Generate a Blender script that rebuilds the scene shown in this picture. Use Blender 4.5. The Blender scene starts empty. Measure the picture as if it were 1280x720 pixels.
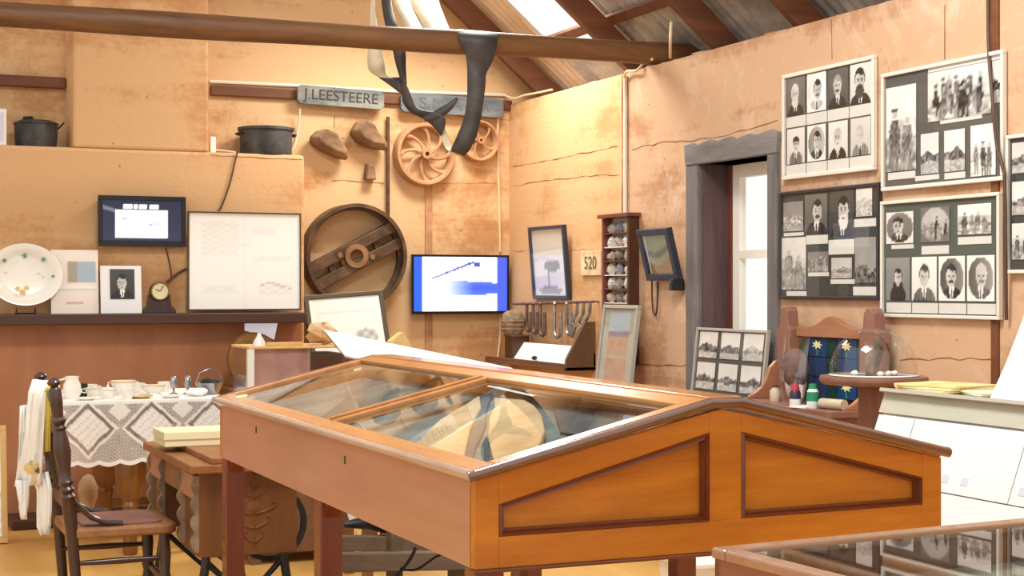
import bpy, bmesh, math, random
from mathutils import Matrix, Vector
random.seed(7)
scene = bpy.context.scene
COL = scene.collection

# ---------------------------------------------------------------- camera, world, lights, exposure
EYE = 1.30
YAW = math.radians(23.3)
FPX = 1950.0
cam_d = bpy.data.cameras.new('camera')
cam_d.sensor_width = 36.0
cam_d.lens = 36.0 * FPX / 1280.0
cam_d.clip_start = 0.05
cam = bpy.data.objects.new('camera', cam_d)
COL.objects.link(cam)
cam.location = (0, 0, EYE)
cam.rotation_euler = (math.radians(90), 0, -YAW)
scene.camera = cam

world = bpy.data.worlds.new('World')
scene.world = world
world.use_nodes = True
bgn = world.node_tree.nodes['Background']
bgn.inputs[0].default_value = (1.0, 0.985, 0.96, 1)
bgn.inputs[1].default_value = 0.95

def area_light(name, loc, target, sx, sy, power, color=(1, 1, 1)):
    d = bpy.data.lights.new(name, 'AREA')
    d.shape = 'RECTANGLE'; d.size = sx; d.size_y = sy; d.energy = power; d.color = color
    o = bpy.data.objects.new(name, d); COL.objects.link(o)
    o.location = loc
    o.rotation_euler = (Vector(target) - Vector(loc)).to_track_quat('-Z', 'Y').to_euler()
    return o
area_light('skylight_daylight', (3.35, 8.40, 3.20), (2.9, 7.5, 0.6), 0.7, 0.7, 62, (1.0, 0.96, 0.90))
area_light('cabinet_fill_light', (1.7, 4.1, 4.3), (2.9, 3.9, 0.5), 1.2, 1.0, 150, (1.0, 0.98, 0.96))  # added lamp to brighten the white cabinet; the roof has no opening here

vs = scene.view_settings
scene.display_settings.display_device = 'sRGB'
vs.view_transform = 'Standard'
vs.look = 'None'
vs.exposure = 0.25
vs.gamma = 1.0
vs.use_curve_mapping = False
scene.cycles.max_bounces = 8
scene.cycles.transparent_max_bounces = 16

# ---------------------------------------------------------------- measuring rays of the photograph onto real planes
CA, SA = math.cos(YAW), math.sin(YAW)
def ray(px, py):
    u = (px - 640) / FPX; v = (360 - py) / FPX
    return (SA + u * CA, CA - u * SA, v)
def at_Y(px, py, Y):
    d = ray(px, py); k = Y / d[1]
    return Vector((d[0] * k, Y, EYE + d[2] * k))
def at_X(px, py, X):
    d = ray(px, py); k = X / d[0]
    return Vector((X, d[1] * k, EYE + d[2] * k))
def at_H(px, py, h):
    d = ray(px, py); k = (h - EYE) / d[2]
    return Vector((d[0] * k, d[1] * k, h))
def at_D(px, py, z):
    d = ray(px, py)
    return Vector((d[0] * z, d[1] * z, EYE + d[2] * z))

WB = 9.40      # plane of the back wall
WC = 9.06      # front of the chimney breast
WR = 4.03      # plane of the right wall

# ---------------------------------------------------------------- colours and materials
def lin(c):
    c = c / 255.0
    return c / 12.92 if c <= 0.04045 else ((c + 0.055) / 1.055) ** 2.4
def rgb(r, g, b):
    return (lin(r), lin(g), lin(b), 1.0)
MATS = {}
def base_mat(name):
    m = bpy.data.materials.new(name); m.use_nodes = True
    nt = m.node_tree
    return m, nt, nt.nodes['Principled BSDF']
def ramp(nt, stops):
    r = nt.nodes.new('ShaderNodeValToRGB')
    cr = r.color_ramp
    cr.elements[0].position = stops[0][0]; cr.elements[0].color = stops[0][1]
    cr.elements[1].position = stops[-1][0]; cr.elements[1].color = stops[-1][1]
    for p, c in stops[1:-1]:
        e = cr.elements.new(p); e.color = c
    return r
def coords(nt, scale=(1, 1, 1)):
    tc = nt.nodes.new('ShaderNodeTexCoord'); mp = nt.nodes.new('ShaderNodeMapping')
    mp.inputs['Scale'].default_value = scale
    nt.links.new(tc.outputs['Object'], mp.inputs['Vector'])
    return mp
def noise(nt, vec, scale, detail=4, rough=0.6, dist=0.0):
    n = nt.nodes.new('ShaderNodeTexNoise')
    n.inputs['Scale'].default_value = scale; n.inputs['Detail'].default_value = detail
    n.inputs['Roughness'].default_value = rough; n.inputs['Distortion'].default_value = dist
    nt.links.new(vec.outputs['Vector'], n.inputs['Vector'])
    return n
def bump(nt, src, p, strength, dist=0.01):
    b = nt.nodes.new('ShaderNodeBump')
    b.inputs['Strength'].default_value = strength; b.inputs['Distance'].default_value = dist
    nt.links.new(src, b.inputs['Height']); nt.links.new(b.outputs['Normal'], p.inputs['Normal'])
def mottled(name, c1, c2, scale=6, rough=0.7, metal=0.0, bmp=0.15, stretch=(1, 1, 1), lo=0.35, hi=0.65, spec=0.5, detail=5):
    m, nt, p = base_mat(name)
    mp = coords(nt, stretch)
    n = noise(nt, mp, scale, detail)
    r = ramp(nt, [(lo, c1), (hi, c2)])
    nt.links.new(n.outputs['Fac'], r.inputs['Fac'])
    nt.links.new(r.outputs['Color'], p.inputs['Base Color'])
    p.inputs['Roughness'].default_value = rough; p.inputs['Metallic'].default_value = metal
    p.inputs['Specular IOR Level'].default_value = spec
    if bmp: bump(nt, n.outputs['Fac'], p, bmp)
    MATS[name] = m
    return m
def wood(name, c1, c2, axis='Y', rough=0.35, scale=9, spec=0.5, coat=0.0):
    s = {'X': (0.12, 1, 1), 'Y': (1, 0.12, 1), 'Z': (1, 1, 0.12)}[axis]
    m, nt, p = base_mat(name)
    mp = coords(nt, s)
    n = noise(nt, mp, scale, 6, 0.65, 0.6)
    n2 = noise(nt, mp, scale * 6, 3, 0.6)
    mx = nt.nodes.new('ShaderNodeMath'); mx.operation = 'MULTIPLY_ADD'
    nt.links.new(n2.outputs['Fac'], mx.inputs[0]); mx.inputs[1].default_value = 0.3
    nt.links.new(n.outputs['Fac'], mx.inputs[2])
    r = ramp(nt, [(0.42, c1), (0.9, c2)])
    nt.links.new(mx.outputs[0], r.inputs['Fac'])
    nt.links.new(r.outputs['Color'], p.inputs['Base Color'])
    p.inputs['Roughness'].default_value = rough
    p.inputs['Specular IOR Level'].default_value = spec
    p.inputs['Coat Weight'].default_value = coat; p.inputs['Coat Roughness'].default_value = 0.12
    bump(nt, n2.outputs['Fac'], p, 0.05)
    MATS[name] = m
    return m
def plain(name, c, rough=0.5, metal=0.0, spec=0.5):
    m, nt, p = base_mat(name)
    p.inputs['Base Color'].default_value = c; p.inputs['Roughness'].default_value = rough
    p.inputs['Metallic'].default_value = metal; p.inputs['Specular IOR Level'].default_value = spec
    MATS[name] = m
    return m
def earth_wall(name, tones, patch=None):
    m, nt, p = base_mat(name)
    mp = coords(nt, (1, 1, 1)); ml = coords(nt, (0.25, 0.25, 2.2))
    big = noise(nt, mp, 1.3, 6, 0.62, 0.3); lay = noise(nt, ml, 2.2, 5, 0.6, 0.4); fine = noise(nt, mp, 28, 6, 0.7)
    a = nt.nodes.new('ShaderNodeMath'); a.operation = 'MULTIPLY_ADD'
    nt.links.new(lay.outputs['Fac'], a.inputs[0]); a.inputs[1].default_value = 0.7; nt.links.new(big.outputs['Fac'], a.inputs[2])
    b = nt.nodes.new('ShaderNodeMath'); b.operation = 'MULTIPLY_ADD'
    nt.links.new(fine.outputs['Fac'], b.inputs[0]); b.inputs[1].default_value = 0.28; nt.links.new(a.outputs[0], b.inputs[2])
    r = ramp(nt, [(0.62 + 0.11 * i * 3 / (len(tones) - 1) * 1.1, t) for i, t in enumerate(tones)])
    nt.links.new(b.outputs[0], r.inputs['Fac'])
    out = r.outputs['Color']
    if patch:
        pn = noise(nt, mp, 2.3, 6, 0.7, 0.8)
        pr = ramp(nt, [(0.55, (0, 0, 0, 1)), (0.72, (1, 1, 1, 1))])
        nt.links.new(pn.outputs['Fac'], pr.inputs['Fac'])
        mx = nt.nodes.new('ShaderNodeMix'); mx.data_type = 'RGBA'
        sc = nt.nodes.new('ShaderNodeMath'); sc.operation = 'MULTIPLY'; sc.inputs[1].default_value = 0.55
        nt.links.new(pr.outputs['Color'], sc.inputs[0]); nt.links.new(sc.outputs[0], mx.inputs[0])
        nt.links.new(out, mx.inputs[6]); mx.inputs[7].default_value = patch
        out = mx.outputs[2]
    # small dark pits
    vo = nt.nodes.new('ShaderNodeTexVoronoi'); vo.inputs['Scale'].default_value = 7
    nt.links.new(mp.outputs['Vector'], vo.inputs['Vector'])
    vr = ramp(nt, [(0.03, (0.35, 0.22, 0.12, 1)), (0.055, (1, 1, 1, 1))])
    nt.links.new(vo.outputs['Distance'], vr.inputs['Fac'])
    mu = nt.nodes.new('ShaderNodeMix'); mu.data_type = 'RGBA'; mu.blend_type = 'MULTIPLY'; mu.inputs[0].default_value = 0.7
    nt.links.new(out, mu.inputs[6]); nt.links.new(vr.outputs['Color'], mu.inputs[7])
    nt.links.new(mu.outputs[2], p.inputs['Base Color'])
    p.inputs['Roughness'].default_value = 0.85; p.inputs['Specular IOR Level'].default_value = 0.2
    bump(nt, b.outputs[0], p, 0.35, 0.02)
    MATS[name] = m
    return m
def glass_sheet(name, tint=(0.96, 0.98, 0.97, 1), rough=0.015, refl=0.05):
    m = bpy.data.materials.new(name); m.use_nodes = True
    nt = m.node_tree; nt.nodes.clear()
    o = nt.nodes.new('ShaderNodeOutputMaterial'); mix = nt.nodes.new('ShaderNodeMixShader')
    lw = nt.nodes.new('ShaderNodeLayerWeight'); lw.inputs['Blend'].default_value = 0.5
    pw = nt.nodes.new('ShaderNodeMath'); pw.operation = 'POWER'; pw.inputs[1].default_value = 5.0
    nt.links.new(lw.outputs['Facing'], pw.inputs[0])
    f0 = nt.nodes.new('ShaderNodeMath'); f0.operation = 'MULTIPLY_ADD'; f0.inputs[1].default_value = 1 - refl; f0.inputs[2].default_value = refl
    nt.links.new(pw.outputs[0], f0.inputs[0])
    ge = nt.nodes.new('ShaderNodeNewGeometry')
    fr = nt.nodes.new('ShaderNodeMath'); fr.operation = 'MULTIPLY_ADD'; fr.inputs[1].default_value = -1.0
    nb = nt.nodes.new('ShaderNodeMath'); nb.operation = 'MULTIPLY'
    nt.links.new(ge.outputs['Backfacing'], nb.inputs[0]); nt.links.new(f0.outputs[0], nb.inputs[1])
    nt.links.new(nb.outputs[0], fr.inputs[0]); nt.links.new(f0.outputs[0], fr.inputs[2])
    t = nt.nodes.new('ShaderNodeBsdfTransparent'); t.inputs[0].default_value = tint
    g = nt.nodes.new('ShaderNodeBsdfGlossy'); g.inputs['Roughness'].default_value = rough
    nt.links.new(fr.outputs[0], mix.inputs[0]); nt.links.new(t.outputs[0], mix.inputs[1]); nt.links.new(g.outputs[0], mix.inputs[2])
    nt.links.new(mix.outputs[0], o.inputs[0])
    MATS[name] = m
    return m
def print_mat(name, rough=0.45, emit=0.0):
    m, nt, p = base_mat(name)
    a = nt.nodes.new('ShaderNodeAttribute'); a.attribute_name = 'Col'
    nt.links.new(a.outputs['Color'], p.inputs['Base Color'])
    p.inputs['Roughness'].default_value = rough
    if emit:
        nt.links.remove(p.inputs['Base Color'].links[0]); p.inputs['Base Color'].default_value = (.012, .012, .014, 1); p.inputs['Specular IOR Level'].default_value = 0.25
        nt.links.new(a.outputs['Color'], p.inputs['Emission Color']); p.inputs['Emission Strength'].default_value = emit
    MATS[name] = m
    return m

earth_wall('earth_back', [rgb(144, 96, 58), rgb(184, 134, 86), rgb(200, 152, 104), rgb(222, 184, 138)])
earth_wall('earth_chimney', [rgb(158, 108, 66), rgb(190, 138, 90), rgb(203, 153, 104), rgb(218, 175, 128)])
earth_wall('earth_right', [rgb(132, 88, 58), rgb(166, 120, 84), rgb(184, 139, 103), rgb(206, 168, 134)], patch=rgb(236, 216, 190))
mottled('surround_brown', rgb(172, 112, 74), rgb(194, 134, 94), 3, 0.45, bmp=0.05, stretch=(1, 1, 0.4))
wood('floor_boards', rgb(206, 154, 78), rgb(236, 188, 108), 'Y', 0.45, 3)
wood('log', rgb(84, 54, 30), rgb(140, 96, 56), 'X', 0.55, 7)
wood('rafter_wood', rgb(82, 46, 26), rgb(124, 76, 44), 'X', 0.7, 8)
wood('plate_wood', rgb(92, 52, 28), rgb(128, 78, 44), 'X', 0.6, 8)
wood('mantel_wood', rgb(58, 34, 24), rgb(86, 52, 36), 'X', 0.45, 6)
wood('grey_timber', rgb(88, 84, 84), rgb(132, 126, 122), 'Z', 0.8, 10)
wood('grey_lintel', rgb(98, 96, 96), rgb(146, 140, 134), 'Y', 0.8, 10)
wood('jamb_wood', rgb(74, 56, 58), rgb(110, 84, 82), 'Z', 0.6, 9)
mottled('roof_iron', rgb(138, 134, 130), rgb(206, 200, 190), 3, 0.5, 0.25, 0.1)
mottled('roof_iron_sunlit_rust', rgb(206, 176, 140), rgb(236, 214, 186), 3, 0.6, 0.1, 0.1)  # paler peach iron by the gable: painted-in sunlight over a rust tint
wood('case_orange', rgb(166, 90, 10), rgb(216, 136, 32), 'X', 0.32, 8, 0.5, 0.25)
wood('case_brown', rgb(174, 122, 96), rgb(200, 148, 120), 'Y', 0.3, 5, 0.5, 0.4)
wood('case_lid', rgb(160, 100, 50), rgb(208, 148, 88), 'Y', 0.24, 5, 0.5, 0.4)
wood('case_moulding', rgb(92, 40, 18), rgb(124, 60, 28), 'X', 0.3, 6, 0.5, 0.3)
wood('case_leg', rgb(98, 40, 20), rgb(132, 62, 34), 'Z', 0.28, 6, 0.5, 0.3)
wood('case_edge', rgb(92, 52, 32), rgb(124, 78, 52), 'Y', 0.16, 6, 0.9, 1.0)
glass_sheet('glass')
wood('highlight_edge', rgb(176, 146, 126), rgb(214, 192, 176), 'Y', 0.2, 6, 0.9, 1.0)  # paler copy of the case edge, with a bright highlight painted in
glass_sheet('glass_clear', (0.98, 0.98, 0.98, 1))
glass_sheet('glass_plastic', (0.92, 0.87, 0.88, 1), 0.10, 0.16)
glass_sheet('glass_dome', (0.97, 0.97, 0.97, 1), 0.01, 0.09)
mottled('lining', rgb(86, 98, 100), rgb(132, 142, 138), 8, 0.9)
mottled('tan_mottle', rgb(190, 152, 104), rgb(222, 190, 146), 7, 0.8)
mottled('slate_cloth', rgb(52, 62, 68), rgb(82, 92, 96), 12, 0.8)
mottled('sign_paint', rgb(96, 102, 100), rgb(146, 146, 136), 14, 0.7, bmp=0.2, stretch=(0.4, 1, 1))
mottled('sign_paint_blue', rgb(84, 94, 104), rgb(124, 130, 132), 14, 0.7, bmp=0.2, stretch=(0.4, 1, 1))
plain('letter_dark', rgb(64, 56, 48), 0.8)
plain('letter_faint', rgb(104, 100, 96), 0.8)
plain('letter_white', rgb(240, 240, 244), 0.6)
mottled('pink_card', rgb(196, 158, 138), rgb(220, 190, 172), 6, 0.7, bmp=0.0)
mottled('rusty_block', rgb(112, 82, 58), rgb(158, 124, 90), 9, 0.85, bmp=0.5)
mottled('cast_sand', rgb(170, 122, 84), rgb(204, 156, 112), 8, 0.75, bmp=0.2)
mottled('pulley_iron', rgb(70, 52, 38), rgb(118, 90, 66), 9, 0.55, 0.35, 0.25)
mottled('pulley_hub', rgb(128, 92, 58), rgb(164, 120, 80), 9, 0.7, 0.1, 0.25)
mottled('pot_iron', rgb(46, 46, 46), rgb(92, 92, 90), 7, 0.6, 0.2, 0.15)
plain('crack_brown', rgb(140, 94, 58), 0.9)
mottled('plate_cream', rgb(206, 172, 126), rgb(240, 222, 184), 9, 0.7, bmp=0.1)
plain('number_ink', rgb(108, 94, 74), 0.8)
mottled('black_iron', rgb(30, 30, 32), rgb(60, 62, 64), 9, 0.5, 0.4, 0.15)
mottled('belt_leather', rgb(58, 52, 48), rgb(84, 78, 74), 8, 0.6, bmp=0.1)
mottled('belt_pale', rgb(214, 196, 160), rgb(236, 222, 192), 6, 0.6, bmp=0.05)
plain('cable_white', rgb(236, 226, 208), 0.5)
plain('cable_cream', rgb(232, 206, 160), 0.6)
plain('cable_dark', rgb(84, 58, 40), 0.6)
plain('black_plastic', rgb(18, 18, 20), 0.3)
plain('white_frame', rgb(226, 220, 206), 0.5)
plain('grey_frame', rgb(176, 172, 160), 0.45)
plain('dark_frame', rgb(52, 48, 48), 0.45)
plain('blue_frame', rgb(52, 56, 70), 0.4)
plain('olive_frame', rgb(92, 82, 62), 0.4, 0.3)
plain('backing_grey', rgb(94, 92, 86), 0.7)
plain('backing_dark', rgb(66, 66, 62), 0.7)
plain('backing_green', rgb(84, 94, 86), 0.7)
plain('caption_paper', rgb(228, 226, 216), 0.7)
plain('paper_white', rgb(240, 240, 238), 0.8)
plain('paper_lilac', rgb(216, 216, 232), 0.8)
plain('paper_band', rgb(196, 196, 176), 0.6)
plain('paper_cream', rgb(232, 222, 180), 0.8)
mottled('paper_yellow', rgb(214, 180, 104), rgb(240, 216, 150), 8, 0.8, bmp=0.0)
plain('china', rgb(240, 236, 222), 0.2)
plain('china_gold', rgb(214, 182, 110), 0.3)
plain('silver', rgb(170, 170, 172), 0.25, 0.8)
plain('cotton_white', rgb(244, 242, 236), 0.9)
plain('ribbon_yellow', rgb(216, 196, 84), 0.7)
wood('chair_dark', rgb(44, 26, 22), rgb(76, 48, 38), 'Z', 0.35, 8, 0.5, 0.3)
wood('seat_wood', rgb(120, 78, 46), rgb(166, 116, 72), 'Y', 0.45, 8)
mottled('seat_leather', rgb(110, 70, 62), rgb(138, 92, 80), 9, 0.5)
wood('turned_leg', rgb(104, 62, 22), rgb(150, 96, 40), 'Z', 0.3, 7, 0.5, 0.3)
wood('sewing_wood', rgb(130, 84, 46), rgb(166, 112, 64), 'Z', 0.45, 6)
wood('sewing_dark', rgb(98, 60, 28), rgb(132, 84, 42), 'Z', 0.4, 6)
mottled('sewing_trim', rgb(120, 98, 78), rgb(160, 136, 112), 14, 0.6, bmp=0.4)
wood('shelf_wood', rgb(100, 68, 46), rgb(138, 98, 70), 'Y', 0.5, 7)
wood('end_wood', rgb(92, 66, 42), rgb(120, 88, 58), 'Z', 0.6, 7)
wood('stand_wood', rgb(122, 82, 66), rgb(156, 112, 94), 'Z', 0.4, 6)
wood('stand_wood_light', rgb(154, 102, 72), rgb(184, 130, 96), 'Y', 0.4, 6)
wood('mineral_wood', rgb(96, 50, 40), rgb(134, 76, 60), 'Z', 0.35, 7)
wood('mineral_side', rgb(62, 34, 20), rgb(88, 52, 32), 'Z', 0.4, 7)
wood('bench_grey', rgb(92, 78, 60), rgb(128, 110, 88), 'X', 0.8, 8)
wood('pale_pine', rgb(206, 160, 96), rgb(228, 188, 124), 'Z', 0.5, 7)
for i, c in enumerate([(206, 200, 186), (170, 160, 150), (192, 170, 150), (150, 148, 160), (226, 222, 214), (134, 122, 112)]):
    mottled('mineral_%d' % i, rgb(*[int(v * 0.8) for v in c]), rgb(*c), 30, 0.7, bmp=0.4)
mottled('horseshoe_iron', rgb(96, 72, 66), rgb(140, 112, 100), 20, 0.6, 0.4)
mottled('steel_worn', rgb(120, 120, 120), rgb(176, 174, 168), 20, 0.45, 0.6)
mottled('straw', rgb(112, 92, 70), rgb(158, 132, 100), 30, 0.85, bmp=0.5)
plain('tile_blue', rgb(24, 66, 110), 0.15)
plain('tile_green', rgb(18, 62, 52), 0.15)
plain('lily', rgb(242, 232, 160), 0.4)
plain('lily_white', rgb(242, 240, 226), 0.4)
plain('stem_green', rgb(40, 130, 110), 0.4)
plain('can_green', rgb(30, 140, 96), 0.4)
plain('bottle_white', rgb(222, 224, 220), 0.3)
plain('bottle_red', rgb(176, 60, 70), 0.4)
plain('bottle_navy', rgb(48, 44, 66), 0.4)
plain('jar_cream', rgb(200, 186, 158), 0.4)
mottled('felt_brown', rgb(92, 72, 66), rgb(124, 100, 92), 10, 0.9)
mottled('brass', rgb(120, 86, 42), rgb(158, 118, 66), 6, 0.35, 0.6, 0.05)
mottled('driftwood', rgb(70, 54, 38), rgb(150, 124, 88), 12, 0.8, bmp=0.4)
wood('near_case', rgb(116, 64, 38), rgb(150, 92, 60), 'Y', 0.3, 6, 0.5, 0.3)
wood('near_rim', rgb(150, 104, 74), rgb(184, 138, 104), 'X', 0.25, 6, 0.5, 0.4)
plain('mount_grey', rgb(150, 140, 118), 0.85)
plain('white_paint', rgb(246, 244, 238), 0.5)
mottled('display_white', rgb(236, 234, 228), rgb(250, 250, 248), 3, 0.7, bmp=0)
plain('door_white', rgb(246, 242, 228), 0.5)
print_mat('photo_print', 0.4)
print_mat('screen_print', 0.3, 1.3)
print_mat('china_print', 0.2)
m = bpy.data.materials.new('skylight_sheet'); m.use_nodes = True
nt = m.node_tree; nt.nodes.clear()
_o = nt.nodes.new('ShaderNodeOutputMaterial'); _m = nt.nodes.new('ShaderNodeMixShader'); _m.inputs[0].default_value = 0.35
_a = nt.nodes.new('ShaderNodeBsdfTransparent'); _b = nt.nodes.new('ShaderNodeBsdfTranslucent')
_b.inputs[0].default_value = (0.9, 0.93, 0.96, 1)
nt.links.new(_a.outputs[0], _m.inputs[1]); nt.links.new(_b.outputs[0], _m.inputs[2]); nt.links.new(_m.outputs[0], _o.inputs[0])
MATS['skylight_sheet'] = m
# lace: threads with real holes between them
m, nt, p = base_mat('lace')
p.inputs['Base Color'].default_value = rgb(236, 232, 224); p.inputs['Roughness'].default_value = 0.9
at = nt.nodes.new('ShaderNodeAttribute'); at.attribute_name = 'Col'
nt.links.new(at.outputs['Fac'], p.inputs['Alpha'])
MATS['lace'] = m

# ---------------------------------------------------------------- mesh builder and scene bookkeeping
class MB:
    def __init__(self, T=None):
        self.v = []; self.f = []; self.T = T if T is not None else Matrix.Identity(4)
    def add(self, vs, fs):
        n = len(self.v)
        self.v += [self.T @ Vector(p) for p in vs]
        self.f += [tuple(i + n for i in f) for f in fs]
        return self
    def box(self, x0, y0, z0, x1, y1, z1):
        x0, x1 = min(x0, x1), max(x0, x1); y0, y1 = min(y0, y1), max(y0, y1); z0, z1 = min(z0, z1), max(z0, z1)
        vs = [(x, y, z) for z in (z0, z1) for y in (y0, y1) for x in (x0, x1)]
        return self.add(vs, [(0, 2, 3, 1), (4, 5, 7, 6), (0, 1, 5, 4), (2, 6, 7, 3), (0, 4, 6, 2), (1, 3, 7, 5)])
    def hexa(self, b, t):
        # two quads, same winding (b seen from outside is clockwise)
        return self.add(list(b) + list(t), [(3, 2, 1, 0), (4, 5, 6, 7), (0, 1, 5, 4), (1, 2, 6, 5), (2, 3, 7, 6), (3, 0, 4, 7)])
    def bar(self, a, b, w, h, up=(0, 0, 1)):
        a, b = Vector(a), Vector(b); d = (b - a).normalized()
        s = d.cross(Vector(up))
        if s.length < 1e-4: s = d.cross(Vector((1, 0, 0)))
        s.normalize(); u = s.cross(d)
        s *= w / 2; u *= h / 2
        return self.hexa([a - s - u, a + s - u, a + s + u, a - s + u], [b - s - u, b + s - u, b + s + u, b - s + u])
    def prism(self, poly, z0, z1):
        n = len(poly)
        ar = sum(poly[i][0] * poly[(i + 1) % n][1] - poly[(i + 1) % n][0] * poly[i][1] for i in range(n))
        if ar < 0: poly = poly[::-1]
        vs = [(x, y, z0) for x, y in poly] + [(x, y, z1) for x, y in poly]
        fs = [tuple(range(n))[::-1], tuple(range(n, 2 * n))] + [(i, (i + 1) % n, n + (i + 1) % n, n + i) for i in range(n)]
        return self.add(vs, fs)
    def tube(self, pts, r, n=8, closed=False):
        pts = [Vector(q) for q in pts]; rs = r if isinstance(r, (list, tuple)) else [r] * len(pts)
        vs = []; prev = None
        for i, q in enumerate(pts):
            a = pts[i - 1] if (i > 0 or closed) else q
            b = pts[(i + 1) % len(pts)] if (i < len(pts) - 1 or closed) else q
            d = (b - a).normalized()
            if prev is None:
                s = d.cross(Vector((0, 0, 1)))
                if s.length < 1e-3: s = d.cross(Vector((1, 0, 0)))
            else:
                s = prev - d * prev.dot(d)
            s.normalize(); prev = s; u = d.cross(s)
            for k in range(n):
                t = 2 * math.pi * k / n
                vs.append(q + (s * math.cos(t) + u * math.sin(t)) * rs[i])
        m = len(pts); fs = []
        for i in range(m if closed else m - 1):
            j = (i + 1) % m
            for k in range(n):
                fs.append((i * n + k, i * n + (k + 1) % n, j * n + (k + 1) % n, j * n + k))
        if not closed:
            fs.append(tuple(range(n))[::-1]); fs.append(tuple(range((m - 1) * n, m * n)))
        return self.add(vs, fs)
    def lathe(self, prof, n=20, a=(0, 0, 0), b=None, wob=0, cap=True):
        # profile (r, t): along z from a, or along a->b when t runs 0..1
        a = Vector(a)
        if b is None:
            d = Vector((0, 0, 1)); L = 1.0
        else:
            d = Vector(b) - a; L = d.length; d.normalize()
        s = d.cross(Vector((0, 1, 0)))
        if s.length < 1e-3: s = d.cross(Vector((1, 0, 0)))
        s.normalize(); u = d.cross(s)
        vs = []
        for r, t in prof:
            for k in range(n):
                an = 2 * math.pi * k / n
                rr = r * (1 + (wob * math.sin(an * 3 + t * 5) if wob else 0))
                vs.append(a + d * (t * L) + (s * math.cos(an) + u * math.sin(an)) * rr)
        fs = []
        for i in range(len(prof) - 1):
            for k in range(n):
                fs.append((i * n + k, i * n + (k + 1) % n, (i + 1) * n + (k + 1) % n, (i + 1) * n + k))
        closed = prof[0] == prof[-1]
        if prof[0][0] > 1e-6 and not closed and cap: fs.append(tuple(range(n))[::-1])
        if prof[-1][0] > 1e-6 and not closed and cap: fs.append(tuple(range((len(prof) - 1) * n, len(prof) * n)))
        return self.add(vs, fs)
    def blob(self, c, r, seed=0, amp=0.18, nu=10, nv=7):
        rnd = random.Random(seed); ph = [rnd.uniform(0, 6.28) for _ in range(6)]
        c = Vector(c); vs = []; fs = []
        for j in range(nv + 1):
            th = math.pi * j / nv
            for i in range(nu):
                an = 2 * math.pi * i / nu
                k = 1 + amp * (math.sin(2 * an + ph[0]) * math.sin(th + ph[1]) + 0.7 * math.sin(3 * an + ph[2]) * math.sin(2 * th + ph[3]) + 0.5 * math.sin(5 * an + ph[4] + 3 * th))
                vs.append(c + Vector((r[0] * math.sin(th) * math.cos(an) * k, r[1] * math.sin(th) * math.sin(an) * k, r[2] * math.cos(th) * k)))
        for j in range(nv):
            for i in range(nu):
                fs.append((j * nu + i, (j + 1) * nu + i, (j + 1) * nu + (i + 1) % nu, j * nu + (i + 1) % nu))
        return self.add(vs, fs)
    def build(self, name, mat, parent=None, smooth=False, bevel=0.0, solid=0.0):
        me = bpy.data.meshes.new(name)
        vs = self.v
        if parent is not None:
            org = Vector(parent['_o'])
        else:
            xs = [q.x for q in vs]; ys = [q.y for q in vs]; zs = [q.z for q in vs]
            org = Vector(((min(xs) + max(xs)) / 2, (min(ys) + max(ys)) / 2, min(zs)))
        me.from_pydata([tuple(q - org) for q in vs], [], self.f)
        bm = bmesh.new(); bm.from_mesh(me)
        bmesh.ops.remove_doubles(bm, verts=bm.verts, dist=1e-6)
        bmesh.ops.recalc_face_normals(bm, faces=bm.faces)
        bm.to_mesh(me); bm.free()
        if smooth:
            for q in me.polygons: q.use_smooth = True
            me.set_sharp_from_angle(angle=math.radians(42))
        me.materials.append(MATS[mat])
        o = bpy.data.objects.new(name, me); COL.objects.link(o)
        if parent is not None: o.parent = parent
        else: o.location = org
        o['_o'] = tuple(org)
        if bevel:
            b = o.modifiers.new('bevel', 'BEVEL'); b.width = bevel; b.segments = 2; b.limit_method = 'ANGLE'
        if solid:
            s = o.modifiers.new('thickness', 'SOLIDIFY'); s.thickness = solid
        return o
def tag(o, label, cat, group=None):
    o['label'] = label; o['category'] = cat
    if group: o['group'] = group
    return o
def struct(o):
    o['kind'] = 'structure'; return o
def thing(name, loc, label, cat, group=None):
    o = bpy.data.objects.new(name, None); COL.objects.link(o)
    o.location = loc; o['_o'] = tuple(loc); o.empty_display_size = 0.1
    return tag(o, label, cat, group)
def shell(name, loc=(0, 0, 0)):
    o = bpy.data.objects.new(name, None); COL.objects.link(o)
    o.location = loc; o['_o'] = tuple(loc); o['kind'] = 'structure'
    return o
def frameT(o, x, y, z):
    M = Matrix.Identity(4)
    for i, a in enumerate((x, y, z)):
        for j in range(3): M[j][i] = a[j]
    for j in range(3): M[j][3] = o[j]
    return M
def T_back(x, z, y=WB):                       # local x right, y up, z out of the back wall
    return frameT((x, y, z), (1, 0, 0), (0, 0, 1), (0, -1, 0))
def T_right(y, z, x=WR):                      # local x right as seen, y up, z out of the right wall
    return frameT((x, y, z), (0, -1, 0), (0, 0, 1), (-1, 0, 0))
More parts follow.
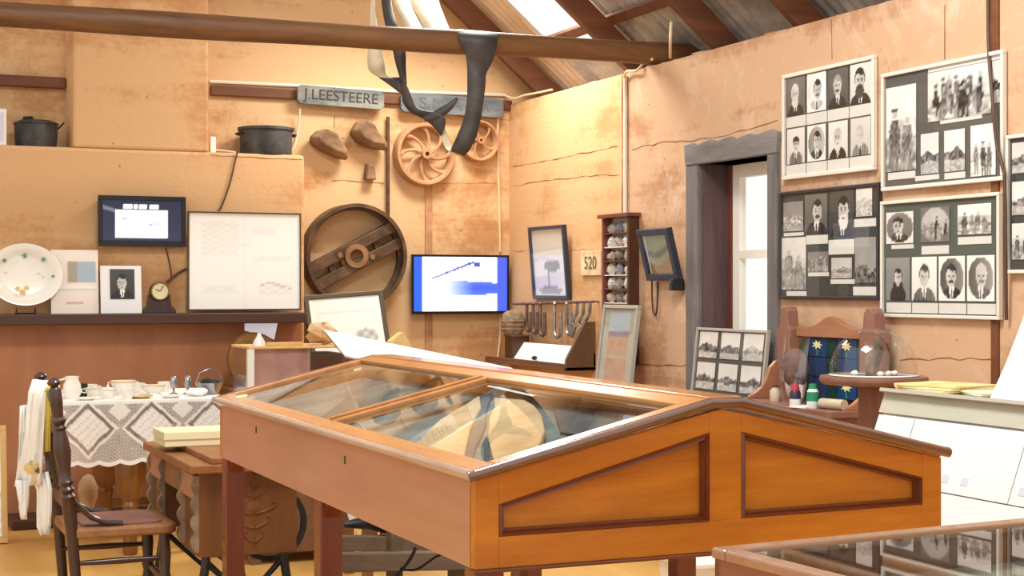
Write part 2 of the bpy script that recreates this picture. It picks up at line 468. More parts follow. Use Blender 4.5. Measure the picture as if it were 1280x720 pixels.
def drawn(name, T, w, h, nx, ny, fn, parent=None, mat='photo_print', z=0.0):
    # a flat print: a fine grid coloured by fn(u, v), u right, v up
    vs = []; cs = []
    for j in range(ny + 1):
        for i in range(nx + 1):
            u = i / nx; v = j / ny
            vs.append(T @ Vector((u * w, v * h, z)))
            cs.append(fn(u, v))
    fs = [(j * (nx + 1) + i, j * (nx + 1) + i + 1, (j + 1) * (nx + 1) + i + 1, (j + 1) * (nx + 1) + i) for j in range(ny) for i in range(nx)]
    me = bpy.data.meshes.new(name)
    org = Vector(parent['_o']) if parent is not None else vs[0]
    me.from_pydata([tuple(q - org) for q in vs], [], fs)
    ca = me.color_attributes.new('Col', 'FLOAT_COLOR', 'POINT')
    for i, c in enumerate(cs):
        ca.data[i].color = c if len(c) == 4 else (c[0], c[1], c[2], 1)
    me.materials.append(MATS[mat])
    o = bpy.data.objects.new(name, me); COL.objects.link(o); o['_o'] = tuple(org)
    if parent is not None: o.parent = parent
    else: o.location = org
    return o
def lettering(name, text, T, size, mat, parent, width=None, depth=0.002, align='CENTER'):
    cu = bpy.data.curves.new(name, 'FONT'); cu.body = text; cu.size = size; cu.extrude = depth
    cu.align_x = align; cu.align_y = 'CENTER'
    tmp = bpy.data.objects.new(name, cu); COL.objects.link(tmp)
    dg = bpy.context.evaluated_depsgraph_get()
    me = bpy.data.meshes.new_from_object(tmp.evaluated_get(dg))
    bpy.data.objects.remove(tmp)
    xs = [q.co.x for q in me.vertices]
    k = width / (max(xs) - min(xs)) if width else 1.0
    org = Vector(parent['_o'])
    for q in me.vertices:
        q.co = (T @ Vector((q.co.x * k, q.co.y, q.co.z))) - org
    me.materials.clear(); me.materials.append(MATS[mat]); me.name = name
    o = bpy.data.objects.new(name, me); COL.objects.link(o); o.parent = parent; o['_o'] = tuple(org)
    return o
def copy_tree(o, delta, parent=None):
    c = o.copy(); COL.objects.link(c)
    if parent is None: c.location = Vector(o.location) + Vector(delta)
    else: c.parent = parent
    for ch in [q for q in COL.objects if q.parent == o]:
        copy_tree(ch, delta, c)
    return c
# ================================================================ THE ROOM
HW = 2.50                                     # top of the earth walls
def roof_h(x): return 2.82 + 0.85 * (WR - x)  # underside of the roof sheets
fl = struct(MB().box(-5, -3, -0.06, 4.6, 9.9, 0).build('floor', 'floor_boards'))
# back wall with its gable
gx0 = -5.0
mb = MB(T_back(0, 0, WB))
mb.prism([(gx0, 0), (4.45, 0), (4.45, roof_h(4.45)), (-0.2, roof_h(-0.2)), (gx0, roof_h(-0.2) - 0.85 * (-0.2 - gx0))], -0.4, 0)
wall_back = struct(mb.build('wall_back', 'earth_back'))
# chimney breast: low wide block and the narrower stack above it
pR = at_Y(381, 200, WC); zl = at_Y(180, 187, WC).z
mb = MB().box(-1.2, WC, 0, pR.x, WB, zl)
wall_ch = struct(mb.build('wall_chimney', 'earth_chimney', bevel=0.02))
cl = at_Y(92, 100, WC).x; cr_ = at_Y(261, 100, WC).x
MB().box(cl, WC + 0.004, zl, cr_, WB, 4.9).build('chimney_stack', 'earth_chimney', wall_ch, bevel=0.015)
# brown fireplace surround under the mantel: its colour mixes paint and painted-in shade
zm0 = at_Y(100, 406, WC).z
MB().box(-1.15, WC - 0.012, 0.0, pR.x - 0.02, WC, zm0 + 0.02).build('surround_panel', 'surround_brown', wall_ch)
hz = at_D(40, 640, 8.6)
MB().box(at_Y(14, 640, 8.75).x, 8.72, 0, 2.4, WC, 0.05).build('hearth_kerb', 'mantel_wood', wall_ch, bevel=0.008)
# right wall with the doorway
dj0 = at_X(862, 300, WR).y; dj1 = at_X(976, 300, WR).y       # outer edges of the door frame
oj0 = at_X(877, 300, WR).y; oj1 = at_X(964, 300, WR).y       # clear opening
lt = at_X(870, 181, WR).z; lb = at_X(875, 206, WR).z
XT = WR + 0.42
mb = MB()
mb.box(WR, oj0, 0, WR + .19, WB, HW); mb.box(WR + .19, oj0 + .95, 0, XT, WB, HW); mb.box(WR + .19, oj0, lb + .02, XT, oj0 + .95, HW); mb.box(WR, -2.0, 0, XT, oj1, HW); mb.box(WR, oj1, lb, XT, oj0, HW)
wall_right = struct(mb.build('wall_right', 'earth_right'))
# ragged earth crown along the wall top
mb = MB()
for k in range(60):
    y = 3.6 + k * 0.097
    mb.blob((WR + 0.10 + 0.05 * random.random(), y, HW - 0.005), (0.10, 0.075, 0.012 + 0.02 * random.random()), k, 0.2, 8, 5)
o = mb.build('wall_crown', 'earth_right', wall_right, smooth=True)
# cracks and formwork joints
def crack(pts, r, parent, plane):
    q = [plane(x, y) for x, y in pts]
    out = []
    for a, b in zip(q[:-1], q[1:]):
        n = max(2, int((b - a).length / 0.06))
        for i in range(n):
            f = a.lerp(b, i / n); f.z += random.uniform(-.006, .006); out.append(f)
    out.append(q[-1])
    MB().tube(out, [r * random.uniform(.15, .75) for _ in out], 5).build('crack', 'crack_brown', parent)
ypl = at_X(778, 200, WR).y
MB().box(WR - .003, ypl, 0, WR + .002, WB, HW - .002).build('plaster_coat', 'earth_chimney', wall_right)
pr = lambda x, y: at_X(x, y, WR - (0.003 if x < 778 else 0.001))
for pts, r in [([(642, 208), (700, 197), (772, 183)], .005), ([(642, 233), (700, 223), (775, 218)], .004),
               ([(790, 186), (830, 178), (900, 172), (972, 150)], .004), ([(1039, 25), (1040, 74)], .004), ([(1181, 5), (1181, 74)], .004),
               ([(778, 95), (778, 265)], .007), ([(1125, 449), (1240, 449)], .004), ([(800, 455), (866, 457)], .005), ([(642, 314), (740, 312)], .003)]:
    crack(pts, r, wall_right, pr)
pb = lambda x, y: at_Y(x, y, WB - 0.001)
for pts, r in [([(415, 225), (480, 229)], .004), ([(540, 230), (620, 229)], .003), ([(418, 144), (418, 160)], .003), ([(640, 150), (540, 142)], .003)]:
    crack(pts, r, wall_back, pb)
pc = lambda x, y: at_Y(x, y, WC - 0.001)
for pts, r in [([(262, 193), (380, 199)], .003)]:
    crack(pts, r, wall_ch, pc)
# ---- roof
ceil = shell('ceiling', (2.0, 7.0, 4.5))
def roof_pt(x, y, off=0.0):
    n = Vector((0.85, 0, 1)).normalized()
    return Vector((x, y, roof_h(x))) + n * off
def sheet(y0, y1, x0, x1, mat, name='roof_sheet'):
    mb = MB(); n = int((y1 - y0) / 0.0095); vs = []; fs = []
    for i in range(n + 1):
        y = y0 + (y1 - y0) * i / n
        off = 0.011 * math.sin(2 * math.pi * y / 0.076)
        for x in (x0, (x0 + x1) / 2, x1): vs.append(roof_pt(x, y, 0.02 + off))
    for i in range(n):
        for k in range(2): fs.append((i * 3 + k, i * 3 + k + 1, i * 3 + k + 4, i * 3 + k + 3))
    mb.add(vs, fs)
    return mb.build(name, mat, ceil, smooth=True)
y = 3.2; k = 0
for y0, y1, mt in [(3.2, 4.0, 'roof_iron'), (4.0, 4.8, 'roof_iron'), (4.8, 5.6, 'roof_iron'), (5.6, 6.36, 'roof_iron'), (6.36, 7.1, 'roof_iron'), (7.1, 8.06, 'roof_iron'), (8.86, 9.42, 'roof_iron_sunlit_rust')]:
    sheet(y0 - 0.02, y1 + 0.02, 0.0, 4.65, mt)
sheet(8.04, 8.88, 2.0, 4.12, 'skylight_sheet', 'skylight_sheet')
sheet(8.04, 8.88, 0.0, 2.02, 'roof_iron')
sheet(8.04, 8.88, 4.10, 4.65, 'roof_iron')
for yy in (9.16, 7.93, 6.98, 6.22, 5.4, 4.6):
    a = roof_pt(4.42, yy, -0.085); b = roof_pt(0.0, yy, -0.085)
    MB().bar(a, b, 0.055, 0.13, (0.85, 0, 1)).build('rafter', 'rafter_wood', ceil, bevel=0.006)
for xx in (4.02, 3.45, 2.85, 2.2, 1.5, 0.8):
    a = roof_pt(xx, 3.3, -0.008); b = roof_pt(xx, 9.4, -0.008)
    MB().bar(a, b, 0.06, 0.03, (0.85, 0, 1)).build('batten', 'rafter_wood', ceil)
# tie beam, a round log
pe = at_X(812, 66, WR); ty = pe.y; th = pe.z
zl0 = at_Y(0, 22, ty).z
mb = MB()
pts = [(-1.6, ty, zl0 - 0.0), (0.6, ty, zl0 + (th - zl0) * .28 + .004), (1.6, ty + .004, zl0 + (th - zl0) * .5), (2.6, ty, zl0 + (th - zl0) * .7 - .004), (3.4, ty, zl0 + (th - zl0) * .85), (4.4, ty, th + 0.0)]
fine = []
for a, b in zip(pts[:-1], pts[1:]):
    for i in range(6): fine.append(Vector(a).lerp(Vector(b), i / 6))
fine.append(Vector(pts[-1]))
mb.tube(fine, [0.060 + 0.003 * math.sin(i * .7) for i in range(len(fine))], 18)
tie = tag(mb.build('tie_beam', 'log', smooth=True), 'round brown log tie beam spanning the room under the roof', 'beam')
# wall plates (dark timbers let into the back wall)
def trim_box(name, a, b, Y, t, mat, bevel=0.006):
    return struct(MB(T_back(0, 0, Y)).box(a.x, b.z, 0, b.x, a.z, t).build(name, mat, bevel=bevel))
trim_box('trim_1', at_Y(-60, 91, WB), at_Y(81, 112, WB), WB, 0.05, 'plate_wood')
a = at_Y(262, 108, WB); b = at_Y(637, 136, WB); b.z = at_Y(637, 138, WB).z
trim_box('trim_2', at_Y(262, 107, WB), at_Y(638, 138, WB), WB, 0.035, 'plate_wood')
# post let into the right wall
a = at_X(1241, 200, WR).y; b = at_X(1250, 200, WR).y
struct(MB(T_right(0, 0)).box(-a, 0, -0.01, -b, HW, 0.012).build('trim_3', 'plate_wood', bevel=0.004))
# vertical timber strip in the back wall behind the screens
a = at_Y(531, 300, WB).x; b = at_Y(540, 300, WB).x
struct(MB(T_back(0, 0)).box(a, 0.2, -0.01, b, at_Y(535, 228, WB).z, 0.010).build('trim_4', 'cast_sand', bevel=0.003))
# ---- doorway: lintel, posts, white glazed door standing in the reveal
door = shell('door_1', (WR, (oj0 + oj1) / 2, 0))
mb = MB(T_right(0, 0)); n = 14; top = []
for i in range(n + 1):
    yy = dj0 + 0.01 + (dj1 - 0.02 - dj0) * i / n
    top.append((-yy, lt + 0.008 * math.sin(i * 2.1) + random.uniform(-.004, .004)))
mb.prism([(-dj0, lb), (-dj1, lb)] + top[::-1], -0.19, 0.03)
mb.build('lintel', 'grey_lintel', door, bevel=0.006)
for (y0, y1) in ((dj0, oj0), (oj1, dj1)):
    MB(T_right(0, 0)).box(-y0, 0, -0.02, -y1, lb, 0.025).build('post', 'grey_timber', door, bevel=0.006)
dx = 0.14
for (y0, y1) in ((oj0, oj0 - 0.02), (oj1, oj1 + 0.02)):
    MB(T_right(0, 0)).box(-y0, 0, -0.19, -y1, lb, 0.0).build('jamb', 'jamb_wood', door)
MB(T_right(0, 0)).box(-oj0 + .02, 0, -dx - 0.06, -oj0 + 0.065, lb, -dx).build('door_stop', 'mineral_wood', door, bevel=0.004)
dl = -oj0 + 0.065; dr = -oj1 - 0.02
leaf = MB(T_right(0, 0, WR))
zb = at_X(930, 318, WR + dx).z
ri, rj = dl + .06, dr - .05
for x0, x1, z0, z1 in [(dl, ri, 0, lb - .005), (rj, dr, 0, lb - .005), (ri, rj, lb - .07, lb - .005), (ri, rj, zb - .02, zb + .02), (ri, rj, 0, 0.7)]:
    leaf.box(x0, z0, -dx - 0.045, x1, z1, -dx - 0.005)
xq = dl + (dr - dl) * .66
leaf.box(xq, .7, -dx - .04, xq + .025, zb - .02, -dx - .01); leaf.box(xq, zb + .02, -dx - .04, xq + .025, lb - .07, -dx - .01)
lf = leaf.build('door_leaf', 'door_white', door)
xm = dl + (dr - dl) * .66
for x0, x1, z0, z1 in [(dl + .06, xm, .7, zb - .02), (dl + .06, xm, zb + .02, lb - .07), (xm + .025, dr - .05, .7, zb - .02), (xm + .025, dr - .05, zb + .02, lb - .07)]:
    MB(T_right(0, 0)).box(x0, z0, -dx - .028, x1, z1, -dx - .024).build('pane', 'glass_clear', lf)
# ---- conduits and cables fixed to the walls
def cable(name, pts, r, mat, label, cat='cable', group=None):
    out = []
    P = [Vector(q) for q in pts]
    for i in range(len(P) - 1):
        p0 = P[max(i - 1, 0)]; p1 = P[i]; p2 = P[i + 1]; p3 = P[min(i + 2, len(P) - 1)]
        for k in range(6):
            t = k / 6
            out.append(0.5 * ((2 * p1) + (p2 - p0) * t + (2 * p0 - 5 * p1 + 4 * p2 - p3) * t * t + (3 * p1 - p0 - 3 * p2 + p3) * t ** 3))
    out.append(P[-1])
    return tag(MB().tube(out, r, 7).build(name, mat, smooth=True), label, cat, group)
B = lambda x, y, o=0.01: at_Y(x, y, WB - o)
Rr = lambda x, y, o=0.01: at_X(x, y, WR - o)
Cc = lambda x, y, o=0.008: at_Y(x, y, WC - o)
MB().tube([B(262, 102, .012), B(370, 107, .012), B(500, 114.5, .012), B(632, 119, .012)], 0.011, 8).build('conduit', 'cable_white', wall_back, smooth=True)
tag(MB().tube([Rr(781.5, 95, .012), Rr(781.5, 268, .012)], 0.012, 8).build('conduit', 'cable_white', smooth=True), 'straight white conduit running down the earth wall to the rock cabinet', 'conduit')
cable('cable', [Rr(780, 96, .02), Rr(784, 89, .03), Rr(796, 88, .03), Rr(806, 78, .0), at_D(815, 74, 8.4)], 0.008, 'cable_cream', 'pale cable curling over the wall top beneath the log beam')
cable('cable', [at_D(839, 28, 8.1), at_D(838, 50, 8.05), Rr(838, 72, 0.0)], 0.008, 'cable_cream', 'short pale cable hanging from the roof batten to the wall top')
cable('cable', [B(623, 138, .05), B(622, 180), B(624, 250), B(625, 315)], 0.007, 'cable_cream', 'cream cable running from the blue sign board to the blue screen')
cable('cable', [B(625, 393), B(625, 420), B(622, 450)], 0.007, 'cable_cream', 'cream cable dropping below the blue screen')
cable('cable', [B(375, 136, .06), B(373, 160, .02), B(369, 180, .02), B(361, 193, .02)], 0.006, 'cable_white', 'white cord hanging from the lettered board beside the iron pot')
cable('cable', [Cc(297, 189), Cc(293, 205), Cc(287, 230), Cc(277, 258), Cc(273, 263)], 0.005, 'cable_dark', 'thin dark cord running down the chimney to the pale drawing')
cable('cable', [Cc(207, 310), Cc(211, 325), Cc(214, 345), Cc(209, 352)], 0.004, 'cable_dark', 'thin dark cord hanging below the small black screen')
cable('cable', [Cc(208, 353, .03), Cc(222, 342, .02), Cc(233, 336, .01)], 0.007, 'cable_dark', 'short dark cord rising from the clock to the pale drawing')
cable('cable', [Rr(815, 350, .02), Rr(815, 372), Rr(817, 392), Rr(821, 388), Rr(822, 352)], 0.005, 'cable_dark', 'thin dark loop of cord hanging under the tilted blue frame')
cable('cable', [Rr(1235, -10, .01), Rr(1236, 62, .02), Rr(1241, 130, .045), Rr(1246, 180, .045), Rr(1254, 212, .045), Rr(1256, 236, .045), Rr(1258, 400, .02)], 0.007, 'cable_dark', 'long brown cable falling down the wall across two framed boards')
cable('cable', [B(630, 119, .03), Rr(643, 123, .03), Rr(656, 119, .02), Rr(672, 116, .01), Rr(690, 112, .0)], 0.007, 'cable_cream', 'pale cable looping at the corner of the wall tops')
# ================================================================ PRINTS (flat pictures)
def g(v, tint=(1.0, .97, .9)):
    v = max(0, min(1, v)); v = (v + .10 * math.sin((v - .5) * 3.0)) if v > 0 else 0; v = max(0, v) ** 2.0
    return (v * tint[0], v * tint[1], v * tint[2])
def ell(u, v, cu, cv, ru, rv): return ((u - cu) / ru) ** 2 + ((v - cv) / rv) ** 2
def portrait(seed=0, bg=.86, oval=False, beard=0, moust=0, hat=False, coat=.2, zoom=1.0, odark=.35, skin=.74, hair=.22, lady=False):
    rnd = random.Random(seed); off = rnd.uniform(-.04, .04)
    def fn(u, v):
        if oval and ell(u, v, .5, .5, .45, .46) > 1: return g(.9)
        c = (odark + .25 * u) if oval else bg - .06 * (1 - v)
        U = (u - .5 - off * .5) / zoom + .5; V = (v - .5) / zoom + .52
        if ell(U, V, .5, .0, .44, .34) < 1 or (abs(U - .5) < .3 and V < .18):
            c = coat + .05 * math.sin(U * 40)
            if abs(U - .5) < .10 * max(0, (V - .02) / .34) + .02 and V < .36: c = .9
            if abs(U - .5) < .025 and V < .3: c = .15
        if lady and ell(U, V, .5, .2, .3, .34) < 1: c = coat
        if abs(U - .5) < .1 and .28 < V < .42: c = max(c, skin - .12) if not lady else skin - .1
        e = ell(U, V, .5 + off, .56, .185, .235)
        if ell(U, V, .5 + off, .62, .21, .235) < 1 and (V > .64 or abs(U - .5 - off) > .16) and V > .5: c = hair
        if e < 1 and V < .70 + .03 * math.sin(U * 20):
            c = skin + .12 * (U - .5) * (1 if seed % 2 else -1) * 2
            if ell(U, V, .43 + off, .58, .035, .018) < 1 or ell(U, V, .57 + off, .58, .035, .018) < 1: c = .25
            if ell(U, V, .43 + off, .62, .05, .012) < 1 or ell(U, V, .57 + off, .62, .05, .012) < 1: c = .4
            if abs(U - .5 - off) < .022 and .48 < V < .57: c -= .12
            if ell(U, V, .5 + off, .415, .06, .014) < 1: c = .42
        if moust and ell(U, V, .5 + off, .45, .11, .035) < 1: c = moust if moust < 1 else .3
        if beard and ell(U, V, .5 + off, .36, .17, .15) < 1 and not (ell(U, V, .5 + off, .43, .07, .025) < 1): c = beard
        if hat and (ell(U, V, .5 + off, .76, .22, .09) < 1 or ell(U, V, .5 + off, .69, .26, .028) < 1): c = .15
        return g(c)
    return fn
def vnoise(seed):
    rnd = random.Random(seed); N = 24
    tab = [[rnd.random() for _ in range(N)] for _ in range(N)]
    def f(x, y):
        xi, yi = math.floor(x), math.floor(y); fx, fy = x - xi, y - yi
        q = lambda i, j: tab[j % N][i % N]
        return (q(xi, yi) * (1 - fx) + q(xi + 1, yi) * fx) * (1 - fy) + (q(xi, yi + 1) * (1 - fx) + q(xi + 1, yi + 1) * fx) * fy - .5
    return f
def group_photo(seed, n=5, sky=.86, ground=.62, dark=.25, rows=1, bg=None):
    rnd = random.Random(seed); nz = vnoise(seed)
    figs = []
    for r in range(rows):
        for i in range(n):
            figs.append((.1 + .8 * (i + .5) / n + rnd.uniform(-.04, .04), .36 + .16 * r + rnd.uniform(-.06, .06), rnd.uniform(.7, 1.0), rnd.uniform(dark, dark + .35), rnd.uniform(-.03, .03)))
    figs.sort(key=lambda q: -q[1])
    def fn(u, v):
        c = sky + .08 * nz(u * 4, v * 4) if v > .42 + .1 * nz(u * 6, 3) else ground + .45 * nz(u * 13, v * 17)
        if .38 < v < .6: c = c * .8 + .2 * (.45 + .8 * nz(u * 9 + 5, v * 11))
        w = .55 / n
        for x, y, s, t, ln in figs:
            xx = x + ln * (v - y) * 3
            wd = w * s * (.85 if v < y + .12 else .6)
            if abs(u - xx) < wd * (1 + .5 * nz(v * 12, t * 9)) * .8 and y - .16 < v < y + .25 * s: c = t + .35 * nz(u * 22, v * 26)
            if (abs(u - xx - w * .28) < w * .2 * s or abs(u - xx + w * .28) < w * .2 * s) and y - .40 * s < v < y - .1: c = t + .08 + .25 * nz(u * 20, v * 14)
            if ell(u, v, xx, y + .31 * s, w * .32 * s, .055 * s) < 1: c = .7
            if t < .45 and ell(u, v, xx, y + .365 * s, w * .44 * s, .025 * s) < 1: c = t * .8
        return g(c)
    return fn
def scene_photo(seed, sky=.86, mid=.45, ground=.68, hz=.45, hump=.12):
    rnd = random.Random(seed); c0 = rnd.uniform(.3, .7); nz = vnoise(seed + 500)
    def fn(u, v):
        top = hz + hump * math.exp(-((u - c0) / .25) ** 2) + .16 * nz(u * 7, 1.5) + .06 * nz(u * 19, 4)
        if v > top: c = sky - .05 * (v - top) + .05 * nz(u * 3, v * 5)
        elif v > hz - .16 + .1 * nz(u * 5, 8): c = mid + .5 * nz(u * 12, v * 15)
        else: c = ground + .25 * nz(u * 9, v * 20)
        return g(c)
    return fn
def oval_of(fn, paper=.85):
    def f(u, v): return fn(u, v) if ell(u, v, .5, .5, .48, .48) < 1 else g(paper)
    return f
def caption_lines(u, v): return g(.9 if (v * 6) % 1 > .35 or not .08 < u < .92 else .8)

def board(name, T, w, h, label, cat, fw, fd, fmat, bmat, items, glass=True, group=None, loc=None):
    """a framed board: items = (u0, v0, u1, v1, fn or None for a caption); u, v measured inside the outer edge"""
    t = thing(name, loc if loc is not None else tuple(T @ Vector((w / 2, 0, 0))), label, cat, group)
    for x0, y0, x1, y1 in [(0, 0, w, fw), (0, h - fw, w, h), (0, fw, fw, h - fw), (w - fw, fw, w, h - fw)]:
        MB(T).box(x0, y0, 0, x1, y1, fd).build('frame_rail', fmat, t, bevel=min(.003, fw * .2))
    MB(T).box(fw, fw, 0, w - fw, h - fw, fd * .45).build('backing', bmat, t)
    for it in items:
        u0, v0, u1, v1, fn = it[:5]
        TT = T @ Matrix.Translation((u0 * w, v0 * h, 0))
        pw, ph = (u1 - u0) * w, (v1 - v0) * h
        if fn is None:
            MB(TT).box(0, 0, fd * .45, pw, ph, fd * .45 + .0022).build('caption', 'caption_paper', t)
        else:
            n = it[5] if len(it) > 5 else 30
            drawn('photograph', TT, pw, ph, n, max(8, int(n * ph / pw)), fn, t, 'photo_print', fd * .45 + .0035 if len(it) < 7 else it[6])
    if glass:
        MB(T).box(fw, fw, fd * .8, w - fw, h - fw, fd * .8 + .002).build('glass_pane', 'glass_clear', t)
    return t
def rquad(l, r, tl, bl, tr, br, X=WR):
    """board on the right wall from pixel edges: returns T, w, h"""
    a = at_X(l, tl, X); b = at_X(l, bl, X); c = at_X(r, tr, X); d = at_X(r, br, X)
    z0 = (b.z + d.z) / 2; z1 = (a.z + c.z) / 2
    return T_right(a.y, z0, X), a.y - c.y, z1 - z0
OUT = 0.005
# ---- board of eight portraits
T, w, h = rquad(982, 1097, 94, 225, 69, 213, WR - OUT)
it = []
ps = [portrait(1, .45, coat=.2, beard=.78, hair=.8), portrait(2, .82, oval=True, odark=.8, moust=.4, coat=.7), portrait(3, .4, moust=.25, hair=.6), portrait(4, .85, moust=.2, zoom=1.2, beard=.3)]
qs = [portrait(5, .85, hat=True, coat=.45, zoom=.8), portrait(6, .5, oval=True, odark=.5, coat=.25), portrait(7, .86, beard=.8, hair=.7), portrait(8, .8, beard=.75, zoom=.9, coat=.5, hair=.7)]
for i in range(4):
    u0 = .035 + i * .235; u1 = u0 + .225
    it.append((u0 + .008, .60, u1 - .004, .955, ps[i])); it.append((u0, .49, u1, .59, None))
    it.append((u0 + .012, .145, u1 - .008, .475, qs[i])); it.append((u0, .035, u1, .135, None))
board('portrait_board', T, w, h, 'pale framed board of eight old portraits in two rows, beside the door lintel', 'photo board', .018, .022, 'white_frame', 'backing_grey', it)
# ---- board with a big group photograph
T, w, h = rquad(1106, 1259, 92, 238, 63, 227, WR - OUT)
it = [(.035, .16, .30, .87, group_photo(11, 2, .88, .6, .25)), (.05, .09, .29, .15, None),
      (.40, .53, .90, .93, group_photo(12, 7, .85, .7, .2, 2), 34), (.40, .935, .975, .985, None), (.50, .50, .83, .53, None),
      (.91, .6, .975, .93, scene_photo(13, .8, .3)), (.34, .11, .49, .44, scene_photo(14, .85, .45)), (.29, .06, .49, .10, None),
      (.535, .11, .70, .44, scene_photo(15, .88, .4)), (.535, .05, .70, .10, None), (.745, .05, .935, .45, group_photo(16, 3, .9, .85, .35))]
board('photograph_board', T, w, h, 'grey board of group photographs above the board of four oval portraits', 'photo board', .016, .022, 'white_frame', 'backing_grey', it)
# ---- dark board of mixed photographs
T, w, h = rquad(978, 1103, 241, 376, 227, 373, WR - OUT)
it = [(.04, .63, .25, .90, scene_photo(21, .55, .65, .6)), (.04, .585, .25, .615, None), (.27, .60, .50, .95, portrait(22, .45, moust=.3, coat=.22, zoom=1.1)), (.28, .50, .50, .58, None),
      (.53, .56, .76, .96, portrait(23, .35, beard=.85, hair=.2, zoom=1.15)), (.51, .40, .76, .53, None), (.78, .72, .93, .96, group_photo(24, 1, .85, .7, .35)), (.74, .63, .97, .70, None),
      (.02, .09, .28, .57, group_photo(25, 2, .82, .62, .45)), (.07, .03, .28, .075, None), (.30, .25, .51, .43, group_photo(26, 4, .5, .55, .3)), (.30, .21, .51, .245, None),
      (.54, .19, .74, .37, scene_photo(27, .75, .55)), (.53, .14, .76, .18, None), (.77, .15, .965, .54, scene_photo(28, .6, .35, .45, .3)), (.75, .04, .965, .115, None)]
board('mixed_photograph_board', T, w, h, 'dark framed board of unevenly placed photographs between door post and portraits', 'photo board', .016, .022, 'dark_frame', 'backing_dark', it)
# ---- board with four oval portraits
T, w, h = rquad(1105, 1254, 253, 396, 239, 400, WR - OUT)
it = [(.045, .63, .29, .90, oval_of(portrait(31, .5, coat=.3)), 26), (.09, .585, .29, .62, None), (.355, .63, .60, .92, oval_of(group_photo(32, 5, .7, .6, .25), .45), 26), (.36, .53, .59, .60, None),
      (.665, .68, .93, .92, group_photo(33, 4, .88, .7, .3)), (.665, .60, .93, .66, None)]
for i, fn in enumerate([portrait(34, .55, coat=.15, lady=True, zoom=.75), portrait(35, .9, hair=.3, coat=.4), portrait(36, .3, oval=True, moust=.25, odark=.3, coat=.2), portrait(37, .3, oval=True, odark=.35, moust=.5, hair=.75, coat=.4)]):
    u0 = .045 + i * .232
    it.append((u0, .145, u0 + .215, .51, fn, 26)); it.append((u0, .04, u0 + .222, .125, None))
board('oval_portrait_board', T, w, h, 'pale framed board with four portraits below three small scenes, above the pedestal table', 'photo board', .014, .022, 'white_frame', 'backing_green', it)
# ---- board cut by the picture edge
T, w, h = rquad(1262, 1405, 171, 335, 150, 348, WR - OUT)
it = [(.05, .72, .3, .94, scene_photo(41, .8)), (.05, .42, .3, .66, scene_photo(42)), (.05, .1, .3, .36, group_photo(43, 3)), (.36, .5, .64, .94, group_photo(44, 4)), (.36, .1, .64, .45, portrait(45)), (.7, .5, .95, .94, portrait(46)), (.7, .1, .95, .45, scene_photo(47))]
board('scene_board', T, w, h, 'pale framed board of small scenes beyond the brown hanging cable', 'photo board', .014, .022, 'white_frame', 'backing_dark', it)
# ---- framed picture by the corner, beside the number plate
T, w, h = rquad(671, 715, 284, 374, 280, 373, WR - OUT)
T = T @ Matrix.Rotation(math.radians(4.5), 4, 'X')
def corner_pic(u, v):
    if v > .62: return g(.82, (1, .94, .8))
    c = .93
    if ell(u, v, .6, .45, .28, .09) < 1: c = .55
    if abs(u - .45) < .015 and .1 < v < .5: c = .5
    if ell(u, v, .5, .08, .4, .06) < 1: c = .6
    return g(c, (.86, .88, 1))
board('framed_print', T, w, h, 'narrow blue framed print of a derrick beside the small number plate', 'picture', .022, .03, 'blue_frame', 'paper_white', [(.09, .05, .91, .95, corner_pic, 26)])
# ---- tilted blue frame
T, w, h = rquad(815, 856, 284, 350, 282, 348, WR - .01)
T = T @ Matrix.Rotation(math.radians(14), 4, 'X')
def land(u, v):
    t = v + .14 * math.sin(u * 3) - .2 * (u - .5)
    if t < .38: return (lin(166), lin(124), lin(84))
    if t < .56: return (lin(160), lin(162), lin(128))
    if t < .72: return (lin(104), lin(116), lin(108))
    return (lin(142), lin(150), lin(118))
board('framed_landscape', T, w * .96, h, 'dark blue frame with a small landscape tilting out from the wall', 'picture', .035, .035, 'blue_frame', 'paper_white', [(.16, .13, .84, .87, land, 24)])
# ---- leaning boards near the wall
def leaning(X, l, r, tl, bl, tr, br, tilt):
    T, w, h = rquad(l, r, tl, bl, tr, br, X)
    return T @ Matrix.Rotation(math.radians(-tilt), 4, 'X'), w, h
T, w, h = leaning(3.93, 867, 956, 410, 496, 412, 500, 6)
it = []
for j, (v0, v1) in enumerate([(.10, .50), (.56, .95)]):
    for i in range(3):
        u0 = .05 + i * .315
        it.append((u0, v0, u0 + .265, v1 - .01, scene_photo(60 + j * 3 + i, .86, .4 if (j, i) != (1, 2) else .6, .72, .42), 22))
lb_ = board('leaning_photograph_board', T, w, h, 'silver framed board of six views leaning before the bright door', 'photo board', .014, .02, 'grey_frame', 'backing_grey', it)
T, w, h = leaning(3.80, 748, 791, 381, 482, 381, 487, 7)
CN = vnoise(77)
def cloth_pic(u, v):
    if .33 < v < .38 or u < .14 or u > .86 or v < .06 or v > .94: return (lin(186), lin(180), lin(160))
    if v > .7: return (lin(186), lin(200), lin(208))
    if v > .62: return (lin(140), lin(120), lin(130))
    k = .5 + 1.1 * CN(u * 9, v * 13)
    k = max(0, min(1, k))
    return (lin(196), lin(int(136 + 30 * k)), lin(int(104 + 26 * k)))
board('leaning_picture', T, w, h, 'tall grey framed picture with orange tones leaning below the rock cabinet', 'picture', .02, .025, 'grey_frame', 'caption_paper', [(.08, .04, .92, .96, cloth_pic, 24)])
# ---- number plate
T, w, h = rquad(728, 753, 314, 345, 314, 344, WR - OUT)
t = thing('number_plate', tuple(T @ Vector((w / 2, 0, 0))), 'small cream plate with faded number hung beside the rock cabinet', 'sign')
MB(T).box(0, 0, 0, w, h, .012).build('plate', 'plate_cream', t, bevel=.003)
lettering('number', '520', T @ Matrix.Translation((w / 2, h * .5, .0125)), h * .74, 'number_ink', t, w * .6)
